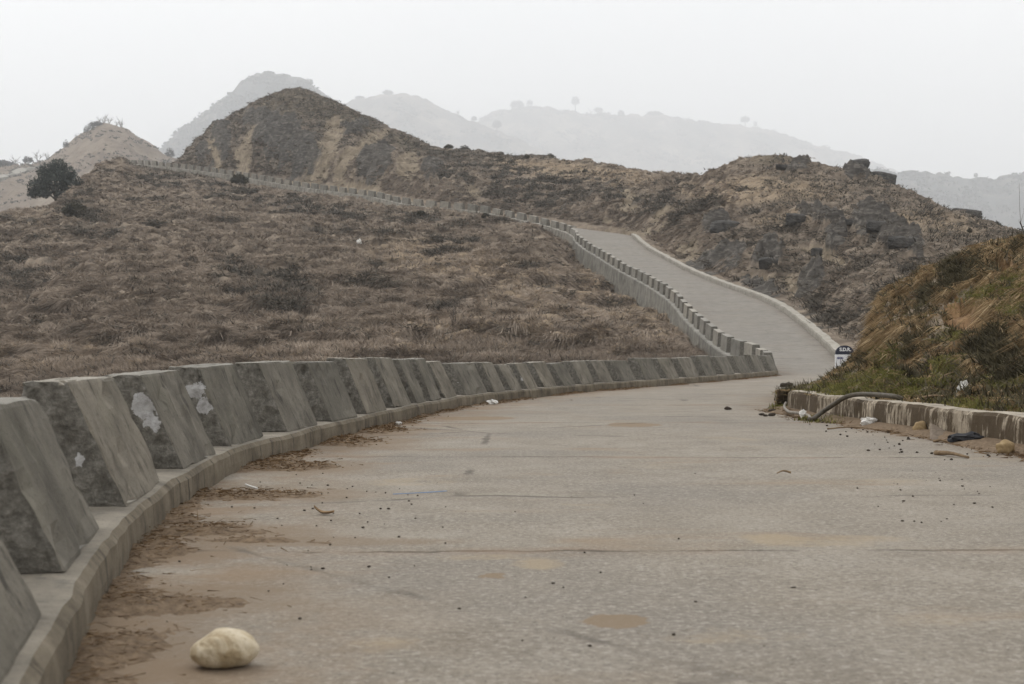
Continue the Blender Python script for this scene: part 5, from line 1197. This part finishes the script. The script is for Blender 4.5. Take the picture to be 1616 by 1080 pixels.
# far loop of the road on the left, with its own parapet
fr = [(-30, 292), (-10, 288), (6, 283), (22, 278), (40, 273), (58, 268)]
fc = np.array([[*far_surface(hA, a, b_)] for a, b_ in fr]); fc = catmull(fc, 6)
Tt = np.gradient(fc, axis=0); Nn = np.stack([-Tt[:, 1], Tt[:, 0], 0 * Tt[:, 0]], -1); Nn /= np.linalg.norm(Nn, axis=1, keepdims=True); wv_ = np.linspace(2.9, 1.0, len(fc))
lip = np.stack([fc - Nn * 3 + [0, 0, -1.2], fc - Nn * 2.6 + [0, 0, 1.0], fc + Nn * 3.0 + [0, 0, 2.3], fc + Nn * 3.3 + [0, 0, 1.0]], 1)
fo = mesh_arrays('road', lip.reshape(-1, 3), grid_faces(len(fc), 4), M['gutter']); tag(fo, 'far pale loop of the mountain road at the left edge', 'road', kind='structure')
fm = mirror_y(block_mesh('parapet_block', 2.0, H=1.0, bw=.5, tw=.4, seed=77, mats=[M['block_far'], M['end']], cuts=0))
sF = arclen(fc); top = fc + Nn * 3.0 + [0, 0, 2.2]
for k, s_ in enumerate(np.arange(3, sF[-1] - 1, 3.4)):
    o = bpy.data.objects.new('parapet_block', fm); COL.objects.link(o); o.location = [np.interp(s_, sF, top[:, a]) for a in range(3)]; o.rotation_euler.z = math.atan2(np.interp(s_, sF, Tt[:, 1]), np.interp(s_, sF, Tt[:, 0]))
    tag(o, 'tiny parapet block on the far pale road loop at the left edge', 'parapet block', 'parapet blocks on the far road loop')

# ------------------------------------------------------------------ air, sky, sun, camera
bm = bmesh.new(); bmesh.ops.create_cube(bm, size=1)
lo_, hi_ = Vector((-11700, -140, -128)), Vector((11700, 10200, 1360))
for v in bm.verts: v.co = Vector([lo_[k] + (v.co[k] + .5) * (hi_[k] - lo_[k]) for k in range(3)])
hm = bpy.data.materials.new('haze'); hm.use_nodes = True; nt_ = hm.node_tree; nt_.nodes.remove(nt_.nodes['Principled BSDF'])
pv = nt_.nodes.new('ShaderNodeVolumePrincipled'); pv.inputs['Color'].default_value = (.955, .978, 1, 1); pv.inputs['Density'].default_value = .00028; pv.inputs['Anisotropy'].default_value = .1
nt_.links.new(pv.outputs[0], nt_.nodes['Material Output'].inputs['Volume'])
hz_ = bm_obj('haze', bm, hm); tag(hz_, 'pale haze filling the valley air', 'haze', kind='stuff')

SUN_EL, SUN_AZ = math.radians(46), math.radians(-52)       # from the left and ahead, behind thin cloud
w = bpy.data.worlds.new('World'); scene.world = w; w.use_nodes = True; wn = w.node_tree
bg = wn.nodes['Background']; sk = wn.nodes.new('ShaderNodeTexSky'); sk.sky_type = 'NISHITA'; sk.sun_disc = False
sk.sun_elevation = SUN_EL; sk.sun_rotation = SUN_AZ; sk.altitude = 2500; sk.dust_density = 6; sk.air_density = 1.2; sk.ozone_density = 1
hs = wn.nodes.new('ShaderNodeHueSaturation'); hs.inputs['Saturation'].default_value = .25; wn.links.new(sk.outputs[0], hs.inputs['Color'])
mx = wn.nodes.new('ShaderNodeMix'); mx.data_type = 'RGBA'; mx.inputs[0].default_value = .75; wn.links.new(hs.outputs[0], mx.inputs[6]); 
wtc = wn.nodes.new('ShaderNodeTexCoord'); wno = wn.nodes.new('ShaderNodeTexNoise'); wno.inputs['Scale'].default_value = 2.2; wno.inputs['Detail'].default_value = 4; wn.links.new(wtc.outputs['Generated'], wno.inputs['Vector'])
wrp = wn.nodes.new('ShaderNodeValToRGB'); wrp.color_ramp.elements[0].position = .35; wrp.color_ramp.elements[0].color = (.90, .91, .92, 1); wrp.color_ramp.elements[1].position = .65; wrp.color_ramp.elements[1].color = (1, 1, 1, 1); wn.links.new(wno.outputs['Fac'], wrp.inputs[0])
wml = wn.nodes.new('ShaderNodeMix'); wml.data_type = 'RGBA'; wml.blend_type = 'MULTIPLY'; wml.inputs[0].default_value = 1; wn.links.new(wrp.outputs[0], wml.inputs[6]); wml.inputs[7].default_value = (8.1, 7.95, 7.8, 1)
wn.links.new(wml.outputs[2], mx.inputs[7])
wn.links.new(mx.outputs[2], bg.inputs['Color']); bg.inputs['Strength'].default_value = .15

sl = bpy.data.lights.new('sun', 'SUN'); sl.energy = 1.3; sl.angle = math.radians(24); sl.color = (1, .965, .91)
so = bpy.data.objects.new('sun', sl); COL.objects.link(so)
dv_ = Vector((math.sin(SUN_AZ) * math.cos(SUN_EL), math.cos(SUN_AZ) * math.cos(SUN_EL), math.sin(SUN_EL))); so.rotation_euler = dv_.to_track_quat('Z', 'Y').to_euler()

cam = bpy.data.cameras.new('camera'); co_ = bpy.data.objects.new('camera', cam); COL.objects.link(co_)
co_.location = (0, 0, CAMZ); co_.rotation_euler = (math.pi / 2, 0, 0); cam.sensor_width = 36; cam.lens = F * 36 / 1616; cam.shift_y = 13 / 1616; cam.clip_start = .05; cam.clip_end = 20000
cam.dof.use_dof = True; cam.dof.focus_distance = 15; cam.dof.aperture_fstop = 6.3
scene.camera = co_
scene.render.engine = 'CYCLES'; cy = scene.cycles
cy.max_bounces = 6; cy.diffuse_bounces = 3; cy.glossy_bounces = 2; cy.transmission_bounces = 2; cy.volume_bounces = 3; cy.transparent_max_bounces = 4
cy.use_denoising = True; cy.use_adaptive_sampling = True; cy.adaptive_threshold = .008
try: cy.denoiser = 'OPENIMAGEDENOISE'
except Exception: pass
vs_ = scene.view_settings; vs_.view_transform = 'Standard'; vs_.look = 'None'; vs_.exposure = .31; vs_.gamma = 1
